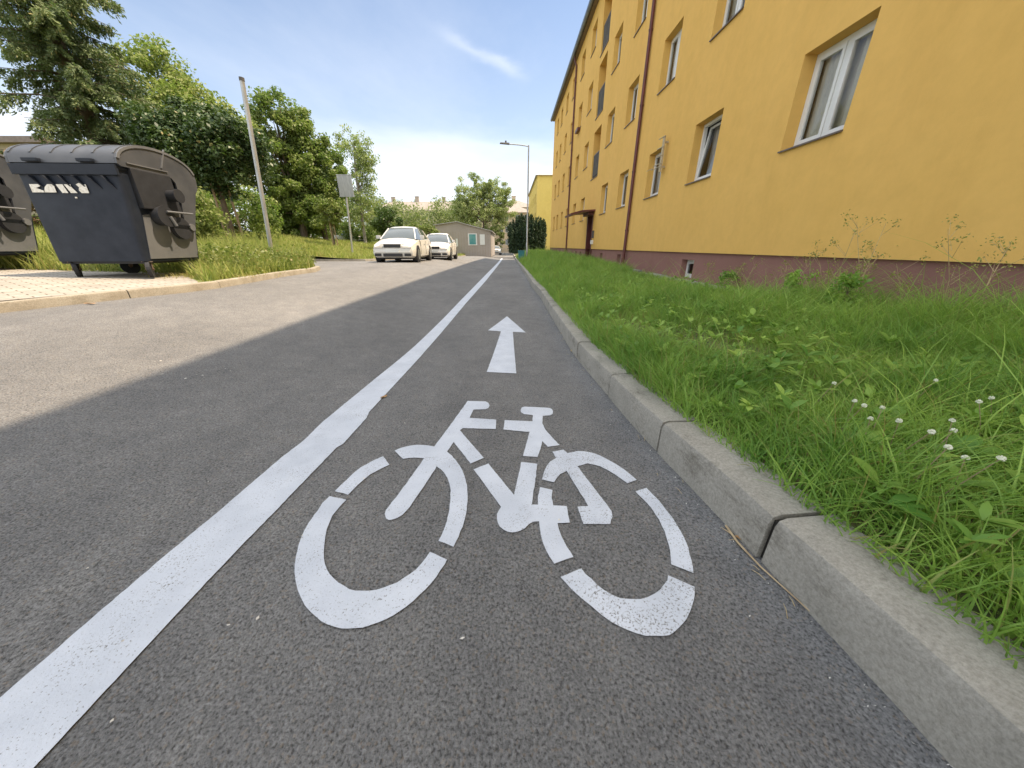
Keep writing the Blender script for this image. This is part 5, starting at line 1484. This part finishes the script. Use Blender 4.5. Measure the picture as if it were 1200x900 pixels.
def stone(px, py, s, label, mat='pebble', name='pebble'):
    x, y, z = ground_item(px, py)
    bm = bmesh.new(); bmesh.ops.create_icosphere(bm, subdivisions=3, radius=s)
    for v in bm.verts:
        v.co *= 1 + .5 * mnoise.noise(v.co * (1.3 / s) + Vector((px, py, 0))); v.co.z *= .6
    me = bpy.data.meshes.new(name); bm.to_mesh(me); bm.free(); me.materials.append(M[mat]); o = bpy.data.objects.new(name, me); COL.objects.link(o); o.location = (x, y, z + s * .25)
    return tag(o, label, 'pebble', None)
stone(1088, 863, .006, 'white pebble on the asphalt at the foot of the nearest kerb stone')
stone(1094, 858, .0035, 'tiny chip beside the white pebble at the kerb foot')
stone(655, 610, .004, 'small pale chip near the middle of the bicycle symbol')
for i, (px, py, s, lab) in enumerate(((718, 466, .012, 'brown leaf at the kerb foot beyond the second joint'), (450, 466, .03, 'narrow brown leaf beside the white lane line'), (648, 368, .03, 'dry leaf scrap by the kerb right of the arrow'),
                                 (660, 391, .04, 'curled dry leaf by the kerb below the arrow tip'), (670, 412, .035, 'pale dry grass scrap by the kerb right of the arrow shaft'), (866, 632, .014, 'brown leaf crumb caught on the dry twig'),
                                 (106, 357, .05, 'green leaf on the sunny asphalt by the pavement kerb'), (275, 330, .05, 'brown leaf clump at the pavement kerb right of the bins'))):
    x, y, z = ground_item(px, py)
    mb = MB(); n = 8; rr = random.Random(i)
    pts = [(s * math.cos(2 * math.pi * k / n) * rr.uniform(.7, 1.2), s * .45 * math.sin(2 * math.pi * k / n) * rr.uniform(.7, 1.3), rr.uniform(.0, s * .35)) for k in range(n)]
    mb.add(pts + [(0, 0, s * .05)], [(k, (k + 1) % n, n) for k in range(n)])
    o = mb.build('fallen_leaf', M['oldleaf'] if i not in (4,) else M['dry']); o.location = (x, y, z + .002); o.rotation_euler = (0, 0, i * 1.1); tag(o, lab, 'leaf')
rr = random.Random(77)
mb = MB()
for k in range(60):
    y = .5 + 6.5 * rr.random(); x = float(kx(y)) - .01 - abs(rr.gauss(0, .035)); a = rr.uniform(-.5, .5) + math.pi / 2; l = rr.uniform(.012, .05); z = float(zr(x, y)) + .004
    mb.tube([(x, y, z), (x + math.cos(a) * l * .5, y + math.sin(a) * l * .5, z + rr.uniform(0, .006)), (x + math.cos(a) * l, y + math.sin(a) * l, z)], [.0009, .0011, .0006], 4)
tag(mb.build('dry_scraps', M['dry'], recalc=False), 'short dry grass scraps gathered in the gutter along the kerb', 'straw', None, 'stuff')
# paint chips scattered on the shaded asphalt
mb = MB(); rr = random.Random(8)
for k in range(234):
    if k < 34:
        px, py = (rr.uniform(180, 280), rr.uniform(415, 450)) if k < 18 else (rr.uniform(40, 560), rr.uniform(400, 860))
        x, y, z = ground_item(px, py); s = rr.uniform(.0025, .007) * (2.2 if k < 18 else 1)
    else:
        y = .25 + 7 * rr.random() ** 1.6; x = float(kx(y)) - .008 - abs(rr.gauss(0, .05)); z = float(zr(x, y)) + .003; s = rr.uniform(.0012, .0038)
    a = rr.random() * 3
    mb.add([(x + s * math.cos(a + q * 1.57) * (1 if q % 2 else .5), y + s * math.sin(a + q * 1.57) * (1 if q % 2 else .5), z + .001 + .001 * q) for q in range(4)], [(0, 1, 2, 3)])
o = mb.build('litter', M['pebble'], recalc=False); tag(o, 'tiny pale paint chips and grit scattered over the asphalt', 'grit', None, 'stuff')

# ------------------------------------------------------------------ light
to_sun = Vector((.53, .10, 1.0)).normalized()
el = math.asin(to_sun.z); az = math.atan2(to_sun.x, to_sun.y)
ld = bpy.data.lights.new('sun', 'SUN'); ld.energy = 3.9; ld.angle = R(.5); ld.color = (1.0, .80, .58)
lo = bpy.data.objects.new('sun', ld); COL.objects.link(lo); lo.rotation_euler = to_sun.to_track_quat('Z', 'Y').to_euler()
w = bpy.data.worlds.new('World'); SC.world = w; w.use_nodes = True
nt = w.node_tree; bg = nt.nodes['Background']
sky = N(nt, 'ShaderNodeTexSky', sky_type='NISHITA'); sky.sun_disc = False; sky.sun_elevation = el; sky.sun_rotation = az
sky.air_density = 1.0; sky.dust_density = .7; sky.ozone_density = 1.3
tc = N(nt, 'ShaderNodeTexCoord')
sep = N(nt, 'ShaderNodeSeparateXYZ'); nt.links.new(tc.outputs['Generated'], sep.inputs[0])
def Mth(op, a, b=None, c=None, clamp=False):
    m = N(nt, 'ShaderNodeMath', operation=op); m.use_clamp = clamp
    for i, v in enumerate((a, b, c)):
        if v is None: continue
        if isinstance(v, (int, float)): m.inputs[i].default_value = v
        else: nt.links.new(v, m.inputs[i])
    return m.outputs[0]
zc = Mth('MAXIMUM', sep.outputs[2], .02)
pxn = Mth('DIVIDE', sep.outputs[0], zc); pyn = Mth('DIVIDE', sep.outputs[1], zc)
cmb = N(nt, 'ShaderNodeCombineXYZ'); nt.links.new(pxn, cmb.inputs[0]); nt.links.new(pyn, cmb.inputs[1])
# thin streak of cirrus
def dirp(px, py):
    r = ray(px, py); return Vector((r[0] / r[2], r[1] / r[2]))
A, B = dirp(500, 25), dirp(612, 92)
dd = (B - A).normalized(); nn = Vector((-dd.y, dd.x))
wob = N(nt, 'ShaderNodeTexNoise'); wob.inputs['Scale'].default_value = 2.5; wob.inputs['Detail'].default_value = 6; nt.links.new(cmb.outputs[0], wob.inputs['Vector'])
al = Mth('ADD', Mth('MULTIPLY', Mth('SUBTRACT', pxn, A.x), dd.x), Mth('MULTIPLY', Mth('SUBTRACT', pyn, A.y), dd.y))
ac = Mth('ADD', Mth('MULTIPLY', Mth('SUBTRACT', pxn, A.x), nn.x), Mth('MULTIPLY', Mth('SUBTRACT', pyn, A.y), nn.y))
ac = Mth('ADD', ac, Mth('MULTIPLY', Mth('SUBTRACT', wob.outputs['Fac'], .5), .28))
LL = (B - A).length
g1 = Mth('EXPONENT', Mth('MULTIPLY', Mth('POWER', Mth('DIVIDE', ac, .055), 2.0), -1.0))
g2 = Mth('EXPONENT', Mth('MULTIPLY', Mth('POWER', Mth('DIVIDE', Mth('SUBTRACT', al, LL * .55), LL * .42), 4.0), -1.0))
streak = Mth('MULTIPLY', Mth('MULTIPLY', g1, g2), Mth('MULTIPLY', wob.outputs['Fac'], .5))
# faint veil
n2 = N(nt, 'ShaderNodeTexNoise'); n2.inputs['Scale'].default_value = .55; n2.inputs['Detail'].default_value = 8; n2.inputs['Roughness'].default_value = .6
mp = N(nt, 'ShaderNodeMapping'); mp.inputs['Scale'].default_value = (1, .5, 1); mp.inputs['Rotation'].default_value = (0, 0, .6); nt.links.new(cmb.outputs[0], mp.inputs['Vector']); nt.links.new(mp.outputs[0], n2.inputs['Vector'])
veil = Mth('MULTIPLY', Mth('SUBTRACT', n2.outputs['Fac'], .47, clamp=True), .75)
# bank of bright cloud low over the horizon
nb = N(nt, 'ShaderNodeTexNoise'); nb.inputs['Scale'].default_value = 3.0; nb.inputs['Detail'].default_value = 5
mpb = N(nt, 'ShaderNodeMapping'); mpb.inputs['Scale'].default_value = (1, 1, 7); nt.links.new(tc.outputs['Generated'], mpb.inputs['Vector']); nt.links.new(mpb.outputs[0], nb.inputs['Vector'])
zz = Mth('ADD', sep.outputs[2], Mth('MULTIPLY', Mth('SUBTRACT', nb.outputs['Fac'], .5), .12))
mr = N(nt, 'ShaderNodeMapRange'); mr.interpolation_type = 'SMOOTHSTEP'; mr.inputs['From Min'].default_value = .17; mr.inputs['From Max'].default_value = .27; mr.inputs['To Min'].default_value = .42; mr.inputs['To Max'].default_value = 0
nt.links.new(zz, mr.inputs['Value'])
mr2 = N(nt, 'ShaderNodeMapRange'); mr2.inputs['From Min'].default_value = .0; mr2.inputs['From Max'].default_value = .6; mr2.inputs['To Min'].default_value = .42; mr2.inputs['To Max'].default_value = .0
nt.links.new(sep.outputs[2], mr2.inputs['Value'])
fac = Mth('ADD', Mth('ADD', streak, veil), Mth('ADD', mr.outputs[0], mr2.outputs[0]), clamp=True)
mx = N(nt, 'ShaderNodeMix', data_type='RGBA'); nt.links.new(fac, mx.inputs[0]); nt.links.new(sky.outputs[0], mx.inputs[6]); mx.inputs[7].default_value = (6.1, 6.3, 6.7, 1)
# fill light: bright cloud added out of view, overhead and behind the camera
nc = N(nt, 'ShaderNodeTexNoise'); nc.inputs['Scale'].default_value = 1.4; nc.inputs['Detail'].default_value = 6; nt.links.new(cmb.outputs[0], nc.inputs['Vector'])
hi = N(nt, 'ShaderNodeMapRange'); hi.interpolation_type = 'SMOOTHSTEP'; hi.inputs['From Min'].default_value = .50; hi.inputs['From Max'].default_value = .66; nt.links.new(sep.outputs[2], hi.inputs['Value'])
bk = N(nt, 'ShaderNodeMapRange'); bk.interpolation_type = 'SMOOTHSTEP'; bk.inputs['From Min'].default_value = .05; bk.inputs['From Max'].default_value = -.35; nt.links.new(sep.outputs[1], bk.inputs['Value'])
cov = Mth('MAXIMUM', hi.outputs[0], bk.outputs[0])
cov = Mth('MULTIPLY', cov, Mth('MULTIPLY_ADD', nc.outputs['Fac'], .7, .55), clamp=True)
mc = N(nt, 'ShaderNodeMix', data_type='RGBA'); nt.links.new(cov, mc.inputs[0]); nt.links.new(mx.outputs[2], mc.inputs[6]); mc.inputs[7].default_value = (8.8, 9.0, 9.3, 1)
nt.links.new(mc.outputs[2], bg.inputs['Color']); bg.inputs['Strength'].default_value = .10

# ------------------------------------------------------------------ render settings
SC.render.engine = 'CYCLES'
SC.cycles.use_denoising = True
SC.cycles.max_bounces = 8; SC.cycles.diffuse_bounces = 4; SC.cycles.transparent_max_bounces = 12
SC.cycles.sample_clamp_indirect = 6
SC.view_settings.view_transform = 'Standard'; SC.view_settings.look = 'None'; SC.view_settings.gamma = 1
SC.view_settings.exposure = 1.0
SC.view_settings.use_curve_mapping = False
